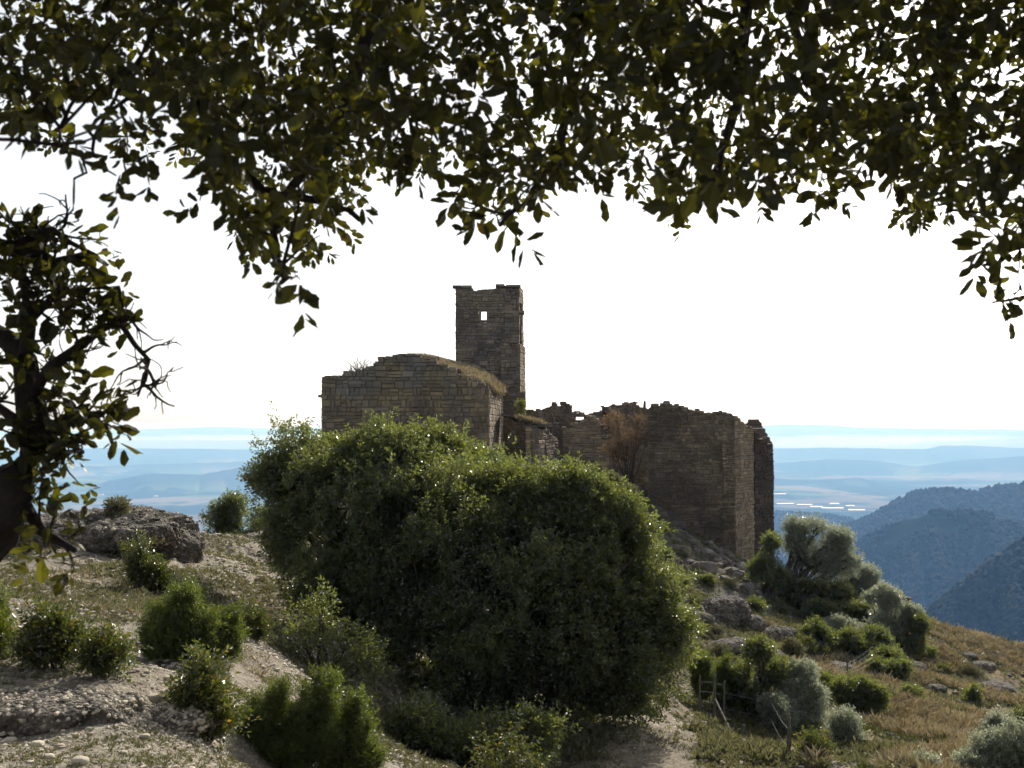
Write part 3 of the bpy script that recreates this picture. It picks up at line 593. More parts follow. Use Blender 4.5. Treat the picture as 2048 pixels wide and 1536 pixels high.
for k, (px, py, wd, hg, lab) in enumerate([(1445, 1218, 110, 50, 'dark humped outcrop below the rubble heap'), (1500, 1245, 60, 30, 'grey outcrop right of the humped outcrop below the ruin'), (1470, 1290, 90, 30, 'flat grey rock slab on slope above the fence'),
        (1560, 1268, 70, 34, 'grey rock left of the dark bush row'), (1340, 1250, 60, 30, 'grey rock at the right edge of the big oak'), (1680, 1335, 60, 22, 'pale rock beneath the loose white wires'), (1835, 1335, 40, 22, 'grey rock at left end of the golden slope'), (1935, 1310, 46, 16, 'small dark rock near golden slope skyline'),
        (1960, 1330, 50, 18, 'weathered rock high on the golden slope'), (1990, 1375, 70, 18, 'long grey rock at right of golden slope'), (1870, 1375, 46, 16, 'small grey rock amid golden grass'), (1400, 1240, 50, 26, 'rough rock between big oak and humped outcrop'), (1540, 1310, 60, 24, 'low rock above the central fence bushes')]):
    q = hit(px, py + hg * .3, 25, 70); rock(px, py + hg * .12, q[1], wd, hg, lab, 30 + k, name='rock', amp=.5, fr=1.1, nu=90, nv=50, flat_top=2, power=.95)
# rubble heap: single fallen stones
r_ = np.random.default_rng(5)
for k in range(120):
    tq = r_.random(); px = 1375 + tq * 165 + r_.normal() * 26; py = 1075 + tq * 110 + r_.normal() * 22
    q = hit(px, py, 42, 66); s_ = r_.uniform(.09, .28) * (1.6 if r_.random() < .12 else 1)
    V, Q, T = rockmesh((0, 0, 0), (s_, s_ * r_.uniform(.6, 1), s_ * r_.uniform(.45, .8)), 100 + k, 14, 9, amp=.35, flat_top=.8, fr=2.0, power=.5)
    o = mk('fallen_stone', V, Q, T, M['rubble'], rnd=np.full(len(V), r_.random())); o.location = (q[0], q[1], q[2] + s_ * .25)
    o.rotation_euler = (r_.uniform(-.5, .5), r_.uniform(-.5, .5), r_.uniform(0, 6))
    tagit(o, 'fallen stone lying in the rubble heap under the tall ruin', 'stone', 'fallen stones below the tall ruin')
# terrace remnant at right
tw = empty('terrace_wall', P(1815, 1210, 56), 'scrap of dry stone wall at the hill edge by bushes', 'wall')
q0 = P(1790, 1200, 57); q1 = P(1826, 1200, 57)
masonry('dry_stones', M['stone_ruin'], tw, q0, q1, .5, P(1800, 1260, 57)[2], topline([(1790, 1180), (1806, 1184), (1812, 1196), (1826, 1200)], q0, q1, 0, 0), .17, .35, seed=50, jit=.04)

# ------------------------------------------------------------------ foliage
def leaf_simple(l=1.0, wd=.5, fold=.12, bend=0):
    V = np.array([(0, 0, 0), (-wd / 2, l * .45, fold), (0, l, -bend), (wd / 2, l * .45, fold)]); return V, np.array([(0, 2, 1), (0, 3, 2)])
def leaf_detail(r, teeth=5):
    """holm oak leaf: midrib with a wavy, slightly toothed edge"""
    n = 7; ys = np.linspace(0, 1, n); wv = np.array([.05, .25, .36, .43, .45, .33, 0]) * .5
    L = []; 
    for sgn in (-1, 1):
        for i in range(1, n - 1):
            ww = wv[i] * (1 + r.uniform(-.18, .28)); L.append((sgn * ww, ys[i] + r.uniform(-.04, .04), .10 * ww * 2 + r.uniform(-.03, .03)))
    mid = [(0, y, -.10 * math.sin(y * 3) * .5) for y in ys]; V = np.array(mid + L); T = []
    lf = lambda i: n + (i - 1); rt_ = lambda i: n + (n - 2) + (i - 1)
    T.append((0, 1, lf(1))); T.append((0, rt_(1), 1))
    for i in range(1, n - 2):
        T += [(i, i + 1, lf(i + 1)), (i, lf(i + 1), lf(i)), (i, rt_(i), rt_(i + 1)), (i, rt_(i + 1), i + 1)]
    i = n - 2; T += [(i, i + 1, lf(i)), (i, rt_(i), i + 1)]
    return V, np.array(T)
def rotm(d, roll):
    """matrices taking +Y to d with roll, vectorised"""
    d = d / (np.linalg.norm(d, axis=1)[:, None] + 1e-9); ref = np.where(np.abs(d[:, 2:3]) > .95, np.array([[1., 0, 0]]), np.array([[0., 0, 1]]))
    x = np.cross(d, ref); x /= np.linalg.norm(x, axis=1)[:, None]; z = np.cross(x, d)
    c, s_ = np.cos(roll)[:, None], np.sin(roll)[:, None]; X_ = x * c + z * s_; Z_ = -x * s_ + z * c
    return np.stack([X_, d, Z_], -1)
def templates(r, K, nleaf, leaf, size, spread, length, detail=False, narrow=.5, jit=.35, droop=0, roll=1.2):
    """K sprigs of nleaf leaves set along a twig that runs along +Y"""
    out = []
    for k in range(K):
        Vs = []; Ts = []; n = 0; ids = []
        for q in range(nleaf):
            V, T = leaf_detail(r) if detail else leaf_simple(1, narrow, r.uniform(.05, .2), r.uniform(-.1, .2))
            s_ = size * r.uniform(.6, 1.25); V = V * s_
            tpos = length * (q + .5) / nleaf + r.normal() * .01; a = q * 2.4 + r.normal() * .4
            ax = np.array((math.cos(a), r.uniform(.1, 1.3) + (1.0 if q > nleaf - 3 else 0), math.sin(a) - droop)) + r.normal(size=3) * jit
            Mx = rotm(ax[None], np.array([r.uniform(-roll, roll)]))[0]; V = V @ Mx.T + np.array((0, tpos, 0)) + ax / np.linalg.norm(ax) * spread * r.random()
            Vs.append(V); Ts.append(T + n); n += len(V); ids += [q] * len(V)
        out.append((np.concatenate(Vs), np.concatenate(Ts), np.array(ids)))
    return out
rt0 = np.random.default_rng(77)
TP = {'oak': templates(rt0, 8, 11, None, .060, .035, .17, narrow=.52, roll=.9), 'oak_few': templates(rt0, 10, 4, None, .062, .008, .07, detail=True, jit=.5), 'oak_near': templates(rt0, 10, 9, None, .060, .012, .12, detail=True, jit=.4),
      'box': templates(rt0, 8, 16, None, .036, .01, .24, narrow=.55, jit=.25, roll=.6), 'juniper': templates(rt0, 6, 22, None, .034, .012, .17, narrow=.16, jit=.4),
      'olive': templates(rt0, 8, 12, None, .075, .03, .26, narrow=.34, roll=.5), 'grass': templates(rt0, 8, 11, None, .22, .03, .02, narrow=.022, jit=.28),
      'cushion': templates(rt0, 6, 14, None, .05, .02, .03, narrow=.3, jit=.6)}
LAY = {'olive': .4, 'box': .7, 'oak': .7}
def spray(pos, dirs, scale, tkey, r):
    """all sprigs of one crown as one vertex / triangle set"""
    tp = TP[tkey]; n = len(pos); ch = r.integers(0, len(tp), n); Vs = []; Ts = []; rs = []; off = 0
    M_ = rotm(dirs, r.normal(size=n) * LAY.get(tkey, 3.0)); tone = r.random(n)
    for k, (tv, ti, ids) in enumerate(tp):
        sel = np.where(ch == k)[0]
        if not len(sel): continue
        V = np.einsum('nij,vj->nvi', M_[sel], tv) * scale[sel][:, None, None] + pos[sel][:, None]
        T = ti[None] + (np.arange(len(sel)) * len(tv))[:, None, None] + off
        lr = r.random((len(sel), ids.max() + 1)); rr = np.clip(.65 * lr[:, ids] + .35 * tone[sel][:, None], 0, 1)
        Vs.append(V.reshape(-1, 3)); Ts.append(T.reshape(-1, 3)); rs.append(rr.ravel()); off += len(sel) * len(tv)
    return np.concatenate(Vs), np.concatenate(Ts), np.concatenate(rs)
def plant(name, label, cat, base, lobes, n, tkey='oak', mat='oak', scale=1.0, trunk_r=.1, bark='bark', seed=1, upb=.35, shell=.72, gap=.0, gfr=1.2, parts=('trunk', 'crown'),
          forks=None, group=None, twigs=120, out=1.0, mode='tufts', nstem=0, stem_w=.02, sat=0):
    """base = world point; lobes = (px, py, y offset in m, half width px, half height px) around the plant's own distance"""
    r = np.random.default_rng(seed); base = np.asarray(base, float); D = base[1]
    root = empty(name, base, label, cat, group)
    Cn = []; Rd = []
    for (px, py, dy, rx, ry) in lobes:
        dd = D + dy; c = P(px, py, dd); s_ = dd / F; Cn.append(c); Rd.append((rx * s_, (rx + ry) / 2 * s_ * .9, ry * s_))
    if sat:
        C2 = []; R2 = []
        for c_0, r_0 in zip(Cn, Rd):
            C2.append(c_0); R2.append(np.array(r_0) * .72)
            for q_ in range(sat):
                v_0 = r.normal(size=3); v_0 /= np.linalg.norm(v_0); v_0[2] = abs(v_0[2]) * .9 - .15
                C2.append(c_0 + v_0 * np.array(r_0) * r.uniform(.6, 1.0)); R2.append(np.array(r_0) * r.uniform(.22, .5))
        Cn, Rd = C2, R2
    Cn = np.array(Cn); Rd = np.array(Rd); wgt = Rd[:, 0] * Rd[:, 2]; wgt = wgt / wgt.sum()
    m_ = int(n * 1.5)
    if mode == 'stems':                     # leaves strung along upright shoots
        ns = nstem or max(8, n // 26); ls = r.choice(len(Cn), ns, p=wgt); dt = r.normal(size=(ns, 3)); dt /= np.linalg.norm(dt, axis=1)[:, None]
        dt[:, 2] = np.abs(dt[:, 2]) * .6 + dt[:, 2] * .4
        tips = Cn[ls] + dt * Rd[ls] * (r.random(ns) ** .5)[:, None] * np.array((.95, .95, 1.1)) + np.array((0, 0, 1)) * (r.exponential(.16, ns) * Rd[ls][:, 2])[:, None]
        root_ = base[None] + (tips - base) * np.array((.45, .45, 0)) + r.normal(size=(ns, 3)) * .02; root_[:, 2] = H(root_[:, 0], root_[:, 1])
        si = r.integers(0, ns, m_); tt_ = 1 - r.random(m_) ** 1.1 * .72
        bend = np.sin(tt_ * math.pi)[:, None] * (tips[si] - root_[si])[:, :] * np.array((.12, .12, .0))
        pos = root_[si] + (tips[si] - root_[si]) * tt_[:, None] + bend + r.normal(size=(m_, 3)) * stem_w * (1.35 - 1.1 * tt_)[:, None]; li = ls[si]
        d = r.normal(size=(m_, 3)); d /= np.linalg.norm(d, axis=1)[:, None]; keep = np.ones(m_, bool); stems_ = (root_, tips)
    else:
        sub = []; sr = []; sl_ = []
        for k in range(len(Cn)):            # each bough carries its own tufts
            ns = int(14 + 10 * r.random()); dd_ = r.normal(size=(ns, 3)); dd_ /= np.linalg.norm(dd_, axis=1)[:, None]
            for q_ in range(ns):
                sub.append(Cn[k] + dd_[q_] * Rd[k] * r.uniform(.45, .88)); sr.append(Rd[k] * r.uniform(.22, .46) * r.uniform(.8, 1.2, 3)); sl_.append(k)
        sub = np.array(sub); sr = np.array(sr); sl_ = np.array(sl_); sw = sr[:, 0] * sr[:, 2]; sw /= sw.sum()
        si = r.choice(len(sub), m_, p=sw); d = r.normal(size=(m_, 3)); d /= np.linalg.norm(d, axis=1)[:, None]
        rr = np.where(r.random(m_) < shell, r.uniform(.72, 1.05, m_), r.random(m_) ** .4 * .8) * (1 + .10 * r.standard_t(4, m_).clip(-1, 3))
        pos = sub[si] + d * sr[si] * rr[:, None]; li = sl_[si]; stems_ = None
        pos += (fbm(pos * 2.2, 3, seed) * .22)[:, None] * d * Rd.mean() * .5
        pos += r.normal(size=pos.shape) * .075 * np.minimum(1.2, Rd.mean())
        stray = r.random(m_) < .05; pos[stray] += d[stray] * r.exponential(.16, stray.sum())[:, None] * Rd.mean()
        keep = fbm(pos * gfr, 3, seed + 3) > gap - .42
    gz = H(pos[:, 0], pos[:, 1], False); k2 = keep & (pos[:, 2] > gz - .05)
    if k2.sum() > .2 * m_: keep = k2
    else: print('BURIED', label)
    pos = pos[keep][:n]; d = d[keep][:n]; li = li[keep][:n]
    dirs = d * out + np.array((0, 0, upb)) + r.normal(size=d.shape) * .45
    V, T, q = spray(pos, dirs, scale * r.uniform(.7, 1.3, len(pos)), tkey, r)
    mk(parts[1], V, None, T, M[mat], root, rnd=q)
    b = MB()
    starts = forks or [base]
    if stems_ is not None:
        for a, c in zip(*stems_): b.tube(bez(a, c, 5, 0, .03), np.linspace(trunk_r * .35, .002, 5), 4)
    for k, c in enumerate(Cn if stems_ is None else []):
        st = np.asarray(starts[k % len(starts)], float) + r.normal(size=3) * trunk_r * .6 * np.array((1, 1, 0)); st[2] = H1(st[0], st[1]) - .15 if forks is None else st[2]
        pth = bez(st, c, 9, 0, .07, .05); b.tube(pth, np.linspace(trunk_r, trunk_r * .28, 9), 7)
        sel = np.where(li == k)[0]
        if len(sel):
            for s_ in r.choice(sel, min(len(sel), max(3, int(twigs * wgt[k]))), replace=False):
                a = pth[r.integers(5, 9)]; b.tube(bez(a, pos[s_], 6, 0, .06, .04), np.linspace(trunk_r * .2, trunk_r * .05 + .002, 6), 4)
    b.build(parts[0], M[bark], root, True); return root
def at(px, py, D):
    a = P(px, py, D); a[2] = H1(a[0], a[1]); return a
# the two big evergreen oaks
plant('evergreen_oak', 'broad evergreen oak below the church gable, left of the pair', 'tree', at(790, 1400, 20.7),
      [(650, 930, 1, 110, 80), (760, 925, 1, 130, 78), (860, 930, 1, 115, 70), (600, 1010, .5, 92, 80), (720, 1010, 0, 150, 110), (860, 1020, 0, 140, 110), (680, 1110, -.2, 105, 80), (820, 1130, -.3, 140, 105), (940, 950, 1.5, 75, 58), (640, 1180, 0, 72, 60), (560, 965, 1, 50, 45), (760, 1230, -.3, 90, 70), (900, 1060, -.9, 115, 105), (860, 1200, -1.2, 120, 110), (960, 1110, -1.0, 95, 85), (590, 1080, .2, 60, 60), (530, 950, 1, 30, 30), (930, 930, 1, 62, 36), (985, 975, .6, 60, 50), (930, 1000, .4, 80, 60)],
      34000, 'oak', 'oak', 1.0, .13, seed=21, gap=.30, gfr=1.9, forks=[at(775, 1400, 20.7), at(800, 1420, 20.4)], twigs=300)
plant('evergreen_oak', 'dense dark evergreen oak in front of the tall ruin, right of the pair', 'tree', at(1000, 1500, 19.6),
      [(1120, 1010, .8, 110, 80), (1030, 1030, .9, 100, 85), (1190, 1070, .5, 110, 95), (950, 1130, 1.4, 90, 80), (1080, 1150, .3, 165, 125), (1240, 1190, .3, 110, 120), (1290, 1300, .2, 95, 110), (1180, 1290, -.2, 160, 120), (1000, 1280, -.1, 165, 120), (870, 1260, .3, 110, 90), (1270, 1370, 0, 80, 60), (1120, 1370, -.3, 120, 75), (960, 1400, -.6, 110, 90), (860, 1430, -.6, 90, 90), (960, 1500, -1, 130, 60), (1320, 1230, .3, 55, 70), (1000, 985, .9, 60, 52), (1170, 995, .6, 60, 42), (1225, 1035, .4, 60, 48), (1270, 1110, .3, 60, 60), (900, 1330, .3, 130, 110)],
      41000, 'oak', 'oak', 1.0, .14, seed=22, gap=.30, gfr=1.9, forks=[at(990, 1490, 19.6), at(1030, 1500, 19.4), at(900, 1500, 19.8)], twigs=260)
plant('oak_sapling', 'slender young oak with thin trunk below the left oak crown', 'tree', at(640, 1440, 16.5),
      [(640, 1240, 0, 60, 40), (610, 1290, 0, 55, 40), (690, 1300, 0, 60, 45), (650, 1360, 0, 75, 40), (740, 1330, 0, 50, 60), (640, 1200, 0, 35, 30)], 560, 'oak', 'oak', .85, .035, seed=23, shell=.4, twigs=60)
plant('oak_bush', 'low dark oak scrub filling the hollow under the big oaks', 'bush', at(900, 1560, 16), [(850, 1480, 0, 90, 60), (960, 1500, 0, 100, 60), (1060, 1480, 0, 60, 45), (790, 1530, 0, 60, 40)], 5000, 'oak', 'oak', .9, .03, seed=24, parts=('stems', 'foliage'))
plant('distant_oak', 'small open oak on the skyline left of the big oaks', 'tree', at(455, 1083, 35), [(465, 1020, 0, 34, 28), (430, 1055, 0, 32, 26), (480, 1050, 0, 32, 30), (505, 1062, 0, 22, 20), (440, 1035, 0, 26, 22)], 1500, 'oak', 'oak', 1.1, .06, seed=25, shell=.5, gap=.2)
plant('distant_oak', 'little bush on the skyline against the big oak edge', 'tree', at(530, 1080, 36), [(530, 1045, 0, 28, 30), (520, 1066, 0, 24, 18)], 500, 'oak', 'oak', 1.1, .04, seed=26, shell=.5, gap=.2)
# junipers
def jun(label, px, py, lobes, n, seed, D=None, sc_=1.0, **k):
    b_ = at(px, py, D) if D else hit(px, py); return plant('juniper', label, 'shrub', b_, lobes, n, 'juniper', 'juniper', sc_, .03, seed=seed, upb=1.3, parts=('stems', 'foliage'), out=.55, mode='stems', stem_w=.06, nstem=max(12, n // 190), **k)
jun('dark feathery juniper in the middle of the left slope', 370, 1330, [(370, 1215, 0, 42, 60), (330, 1260, 0, 55, 60), (400, 1270, 0, 55, 70), (300, 1290, 0, 35, 40), (450, 1300, .2, 35, 70), (370, 1310, 0, 80, 45)], 6500, 31, 11.6)
jun('bright green juniper in the foreground hollow beside the oaks', 610, 1560, [(660, 1390, 0, 28, 62), (540, 1440, 0, 60, 70), (620, 1470, 0, 75, 80), (700, 1470, 0, 50, 70), (500, 1500, 0, 50, 60), (580, 1520, 0, 110, 50), (720, 1530, 0, 55, 40), (480, 1470, 0, 30, 50)], 10500, 32, 10.5, .95)
jun('juniper cut by the left edge of the picture', 0, 1340, [(-20, 1270, 0, 42, 60), (-40, 1310, 0, 55, 45)], 2200, 33, 10)
jun('narrow juniper between big oak and fence posts', 1420, 1400, [(1420, 1330, 0, 26, 60), (1450, 1360, 0, 24, 50), (1400, 1360, 0, 20, 45)], 2600, 34, 28, 1.5)
# glossy box shrubs
def bx(label, px, py, lobes, n, seed, D=None, sc_=1.0, mat='box'):
    b_ = at(px, py, D) if D else hit(px, py); return plant('box_shrub', label, 'shrub', b_, lobes, n, 'box', mat, sc_, .015, seed=seed, upb=1.0, parts=('stems', 'foliage'), out=.8, mode='stems', stem_w=.02, nstem=max(10, n // 24))
bx('upright glossy box shrub in front of the big boulder', 278, 1180, [(290, 1095, 0, 16, 30), (270, 1125, 0, 27, 28), (278, 1155, 0, 32, 26)], 520, 41, None, 1.1)
bx('smaller glossy shrub at the foot of the upright box shrub', 308, 1190, [(305, 1155, 0, 20, 22), (315, 1172, 0, 18, 18)], 330, 42, None, 1.1)
bx('bushy glossy shrub above the foreground ledge', 110, 1340, [(85, 1265, 0, 25, 30), (110, 1290, 0, 42, 34), (140, 1290, 0, 24, 38), (110, 1315, 0, 46, 24), (45, 1310, 0, 20, 18)], 950, 43)
bx('low yellow-green shrub right of the bushy glossy shrub', 215, 1362, [(205, 1320, 0, 30, 24), (235, 1325, 0, 18, 22), (190, 1340, 0, 28, 14)], 420, 44)
bx('thin orange-tinged shrub on the brown bank', 505, 1290, [(500, 1215, 0, 10, 28), (510, 1255, 0, 20, 25), (505, 1275, 0, 24, 16)], 500, 45, 16)
bx('straggly yellow box shrub between foreground gravel and junipers', 400, 1500, [(415, 1345, 0, 12, 28), (390, 1385, 0, 20, 30), (420, 1420, 0, 34, 34), (370, 1440, 0, 32, 28), (430, 1465, 0, 28, 30), (400, 1400, 0, 14, 30), (345, 1455, 0, 20, 18)], 900, 46, 9.4)
bx('shiny pale-leaved sprigs at the bottom centre edge', 1010, 1600, [(975, 1510, 0, 22, 40), (1040, 1500, 0, 28, 34), (1075, 1530, 0, 20, 20), (1000, 1540, 0, 36, 30)], 420, 47, 11, .9)
bx('yellow-leaved sapling by the lone fence post', 1625, 1560, [(1622, 1490, 0, 16, 22), (1635, 1515, 0, 20, 24), (1610, 1530, 0, 18, 16)], 420, 48, 18, 1.1)
# shrubs and trees of the right slope
def bush(label, px, py, lobes, n, seed, mat='oak', tk='oak', D=None, sc_=1.2, name='bush', cat='bush', **k):
    b_ = at(px, py, D) if D else hit(px, py, 16, 66); return plant(name, label, cat, b_, lobes, n, tk, mat, sc_, k.pop('tr', .04), seed=seed, parts=('stems', 'foliage'), twigs=60, sat=k.pop('sat', 4), **k)
plant('olive_tree', 'silvery spreading tree with leaning forked trunk right of the tall ruin', 'tree', at(1572, 1180, 52),
      [(1595, 1058, 0, 32, 26), (1632, 1058, 0, 40, 32), (1610, 1100, 0, 36, 30), (1680, 1110, 0, 36, 36), (1650, 1120, 0, 40, 26), (1700, 1130, 0, 26, 24), (1585, 1085, 0, 22, 30), (1660, 1145, 0, 40, 20), (1605, 1130, .3, 26, 24), (1680, 1080, 0, 34, 30)], 3900, 'olive', 'olive', 1.25, .13, 'bark', sat=2, seed=51, gap=.05, shell=.6, twigs=160,
      forks=[at(1574, 1180, 52), P(1618, 1130, 52), P(1618, 1130, 52)])
plant('olive_tree', 'lower silvery tree right of the forked one at the hill edge', 'tree', at(1690, 1200, 53), [(1720, 1150, 0, 30, 24), (1705, 1170, 0, 34, 20), (1735, 1172, 0, 18, 18)], 1700, 'olive', 'olive', 1.25, .07, 'bark', sat=3, seed=52, gap=.2, shell=.6, twigs=50)
bush('dark upright bush against the foot of the tall ruin', 1545, 1200, [(1545, 1100, 0, 24, 34), (1540, 1150, 0, 32, 40), (1560, 1170, 0, 34, 30), (1530, 1130, 0, 18, 30)], 2600, 53, D=50)
bush('sunlit yellow-green bush beneath the silvery tree', 1650, 1210, [(1630, 1180, 0, 40, 26), (1675, 1185, 0, 36, 28), (1600, 1200, 0, 26, 16)], 1900, 54, 'box', D=50, sc_=1.4)
bush('rounded olive-green bush at the hill edge by the wall scrap', 1790, 1300, [(1775, 1195, 0, 34, 34), (1790, 1235, 0, 45, 40), (1820, 1250, 0, 30, 34), (1770, 1260, 0, 40, 36), (1810, 1290, 0, 30, 30)], 4600, 55, 'olive', D=47, sc_=1.2, shell=.6)
bush('dark bush at right end of the slope bushes', 1830, 1310, [(1838, 1250, 0, 18, 26), (1820, 1290, 0, 26, 34)], 1200, 56, D=46)
bush('dark bush heading the row in mid slope', 1640, 1310, [(1630, 1265, 0, 30, 24), (1650, 1290, 0, 36, 22)], 1700, 57, D=43)
bush('middle dark bush of the row in mid slope', 1700, 1320, [(1700, 1285, 0, 34, 28), (1720, 1300, 0, 30, 22)], 1700, 58, D=42.5)
bush('narrow shaded bush joining row and olive-green bush', 1755, 1330, [(1750, 1290, 0, 28, 36), (1770, 1310, 0, 24, 26)], 1500, 59, D=43)
bush('small dark shrub below the olive-green bush', 1805, 1370, [(1800, 1345, 0, 20, 22)], 500, 60, D=40)
bush('small leafy shrub right of the loose white wires', 1755, 1365, [(1755, 1340, 0, 20, 20)], 450, 61, D=40)
bush('small bush on the slope above the fence bushes', 1585, 1325, [(1585, 1300, 0, 18, 18)], 350, 62, 'thyme', D=40)
bush('tiny round shrub beside the humped outcrop', 1510, 1235, [(1510, 1215, 0, 20, 16)], 350, 63, D=46)
bush('tall arching bush just right of the fence posts', 1500, 1460, [(1515, 1310, 0, 30, 30), (1545, 1350, .3, 34, 36), (1490, 1370, 0, 34, 40), (1480, 1410, 0, 40, 40), (1520, 1420, 0, 34, 40)], 3600, 64, D=28, sc_=1.0)
bush('grey-green bush in the middle of the fence bushes', 1610, 1470, [(1610, 1350, .3, 36, 30), (1590, 1390, 0, 44, 44), (1630, 1400, 0, 44, 44), (1610, 1440, 0, 55, 36)], 4600, 65, 'olive', D=28, sc_=.85, shell=.6)
bush('dark rounded bush right of the grey-green fence bush', 1720, 1450, [(1700, 1380, 0, 44, 34), (1735, 1400, 0, 34, 32), (1715, 1425, 0, 48, 34)], 3800, 66, D=31, sc_=1.0)
bush('silvery shrublet in front of the dark rounded bush', 1690, 1490, [(1690, 1450, 0, 28, 24), (1705, 1475, 0, 26, 16)], 900, 67, 'olive', 'olive', D=26, sc_=.8)
bush('small dark bush amid dry grass beyond the rounded bush', 1820, 1450, [(1815, 1400, 0, 26, 28), (1825, 1425, 0, 30, 24)], 1400, 68, D=34, sc_=1.0)
bush('little dark shrub on the golden slope', 1945, 1425, [(1945, 1395, 0, 14, 20), (1945, 1412, 0, 20, 14)], 500, 69, D=38, sc_=1.1)
bush('pair-lobed green shrub lower on the golden slope', 1900, 1435, [(1885, 1420, 0, 18, 12), (1910, 1425, 0, 16, 12)], 400, 70, D=36, sc_=1.1)
bush('glittering silver shrub in the bottom right corner', 2010, 1580, [(1990, 1500, 0, 44, 34), (2030, 1480, 0, 34, 34), (2040, 1530, 0, 44, 34), (1950, 1530, 0, 44, 24), (2070, 1500, 0, 34, 40)], 3400, 71, 'olive', 'olive', D=19, sc_=.7, shell=.6)
bush('silver sprigs at the bottom edge right of the sapling', 1880, 1580, [(1860, 1535, 0, 34, 14), (1830, 1545, 0, 20, 12)], 500, 72, 'olive', 'olive', D=18.5, sc_=.7)
bush('dark shrub cut by the right edge of the picture', 2060, 1470, [(2060, 1440, 0, 22, 28)], 700, 73, D=32, sc_=1.0)
bush('pale grey-green tuft between corner shrub and golden slope', 2000, 1470, [(1995, 1448, 0, 16, 18), (1985, 1462, 0, 18, 12)], 350, 74, 'olive', D=29, sc_=1.0)
bush('yellow-green shrub behind the golden slope at right edge', 2045, 1310, [(2040, 1303, 0, 16, 10)], 250, 75, 'green', D=57, sc_=1.2)
bush('rusty dry bush growing inside the ruin', 1255, 960, [(1235, 850, 0, 36, 26), (1265, 880, 0, 32, 34), (1245, 905, 0, 34, 30), (1285, 850, 0, 18, 30)], 900, 76, 'rust', D=62, sc_=1.3, shell=.3)
bush('pale dry bush above the right shoulder of the oaks', 1225, 1000, [(1225, 965, 0, 30, 16), (1250, 985, 0, 24, 16)], 1100, 77, 'thyme', D=51, sc_=1.1)
bush('bright green shrub growing on the lean-to roof', 1042, 850, [(1042, 812, 0, 9, 13), (1040, 826, 0, 10, 10)], 350, 78, 'green', D=61.5, sc_=.9)
bush('small bush on the boulder top at left', 232, 1030, [(232, 1018, 0, 20, 10)], 260, 79, 'thyme', D=24, sc_=1.0)
# leafless twigs on the gable
tb = empty('bare_bush', P(715, 742, 57), 'leafless twiggy bush rooted on the left slope of the church gable', 'bush')
b = MB(); r = np.random.default_rng(8)
for k in range(60):
    px = 715 + r.normal() * 12; q0 = P(px, 744 - (px - 690) * .12, 57 + r.normal() * .2); q1 = P(px + r.normal() * 14 + (px - 712) * .5, 712 + abs(r.normal()) * 8, 57 + r.normal() * .3)
    b.tube(bez(q0, q1, 5, 0, .08), np.linspace(.014, .006, 5), 3)
b.build('twigs', M['bark_grey'], tb)

# ------------------------------------------------------------------ ground cover (stuff)
def cover(name, label, cat, pts, dirs, scale, tk, mat, seed):
    r = np.random.default_rng(seed); V, T, q = spray(pts, dirs, scale, tk, r); o = mk(name, V, None, T, M[mat], rnd=q); return tagit(o, label, cat, kind='stuff')
def scat(n, th0, th1, r0, r1, seed):
    r = np.random.default_rng(seed); th = r.uniform(R(th0), R(th1), n); rr = np.sqrt(r.uniform(0, 1, n) * (r1 ** 2 - r0 ** 2) + r0 ** 2) if r1 / r0 < 3 else np.exp(r.uniform(math.log(r0), math.log(r1), n))
    return np.sin(th) * rr, np.cos(th) * rr, r
# trodden path under the oaks
cl = [(1290, 1600), (1280, 1536), (1300, 1500), (1330, 1460), (1355, 1425)]; pts = []
for a in cl: pts.append(hit(a[0], a[1], 9, 32))
pts = np.array(pts); tq = np.linspace(0, 1, 90); src = np.linspace(0, 1, len(pts)); cxp = np.interp(tq, src, pts[:, 0]); cyp = np.interp(tq, src, pts[:, 1]); wv = np.linspace(-1, 1, 34)
XX = cxp[:, None] + wv[None] * (1.0 + .25 * fbm(np.stack([tq * 9, tq * 0, tq * 0], -1), 3, 5))[:, None]; YY = np.repeat(cyp[:, None], 34, 1)
edge_ = (1 - np.abs(wv)[None]) ; ZZ = H(XX, YY) + np.minimum(.03, -.03 + edge_ * .5)
i = np.arange(89)[:, None] * 34; j = np.arange(33)[None]; Qp = np.stack([i + j, i + j + 1, i + 34 + j + 1, i + 34 + j], -1).reshape(-1, 4)
PATHC = (cxp, cyp)
o = mk('path', np.stack([XX, YY, ZZ], -1), Qp, None, M['path'], smooth=True); tagit(o, kind='structure')

def offpath(x, y):
    d = np.full(len(x), 9.)
    for a in range(0, 90, 6): d = np.minimum(d, np.hypot(x - cxp[a], y - cyp[a]))
    return d > .7 + .25 * fbm(np.stack([x, y, x * 0], -1) * 2, 2, 4)
def onland(x, y, dz=0): return np.stack([x, y, H(x, y) + dz], -1)
# dry golden grass of the right slope
x, y, r = scat(75000, 4, 30, 18, 62, 91); pn = np.stack([x, y, x * 0], -1)
k = (fbm(pn * .33, 3, 14) > -.07) & (x - .2 * y > 1.2) & ~((y > 44) & (x < 14)); x, y = x[k], y[k]
cover('dry_grass', 'golden dry grass in tufts over the right hand slope', 'grass', onland(x, y, -.02), r.normal(size=(len(x), 3)) * .3 + np.array((0, 0, 1)), r.uniform(.5, 1.5, len(x)), 'grass', 'dry', 1)
x, y, r = scat(80000, -4, 30, 17, 60, 92); pn = np.stack([x, y, x * 0], -1); k = (fbm(pn * .4, 3, 15) > -.05 + .3 * (1 - sm(22, 28, y))) & (x - .1 * y > .2) & offpath(x, y); x, y = x[k], y[k]
cover('green_grass', 'short green grass and herbs on the right slope and ruin mound', 'grass', onland(x, y, -.02), r.normal(size=(len(x), 3)) * .4 + np.array((0, 0, 1)), r.uniform(.25, .6, len(x)), 'grass', 'green', 2)
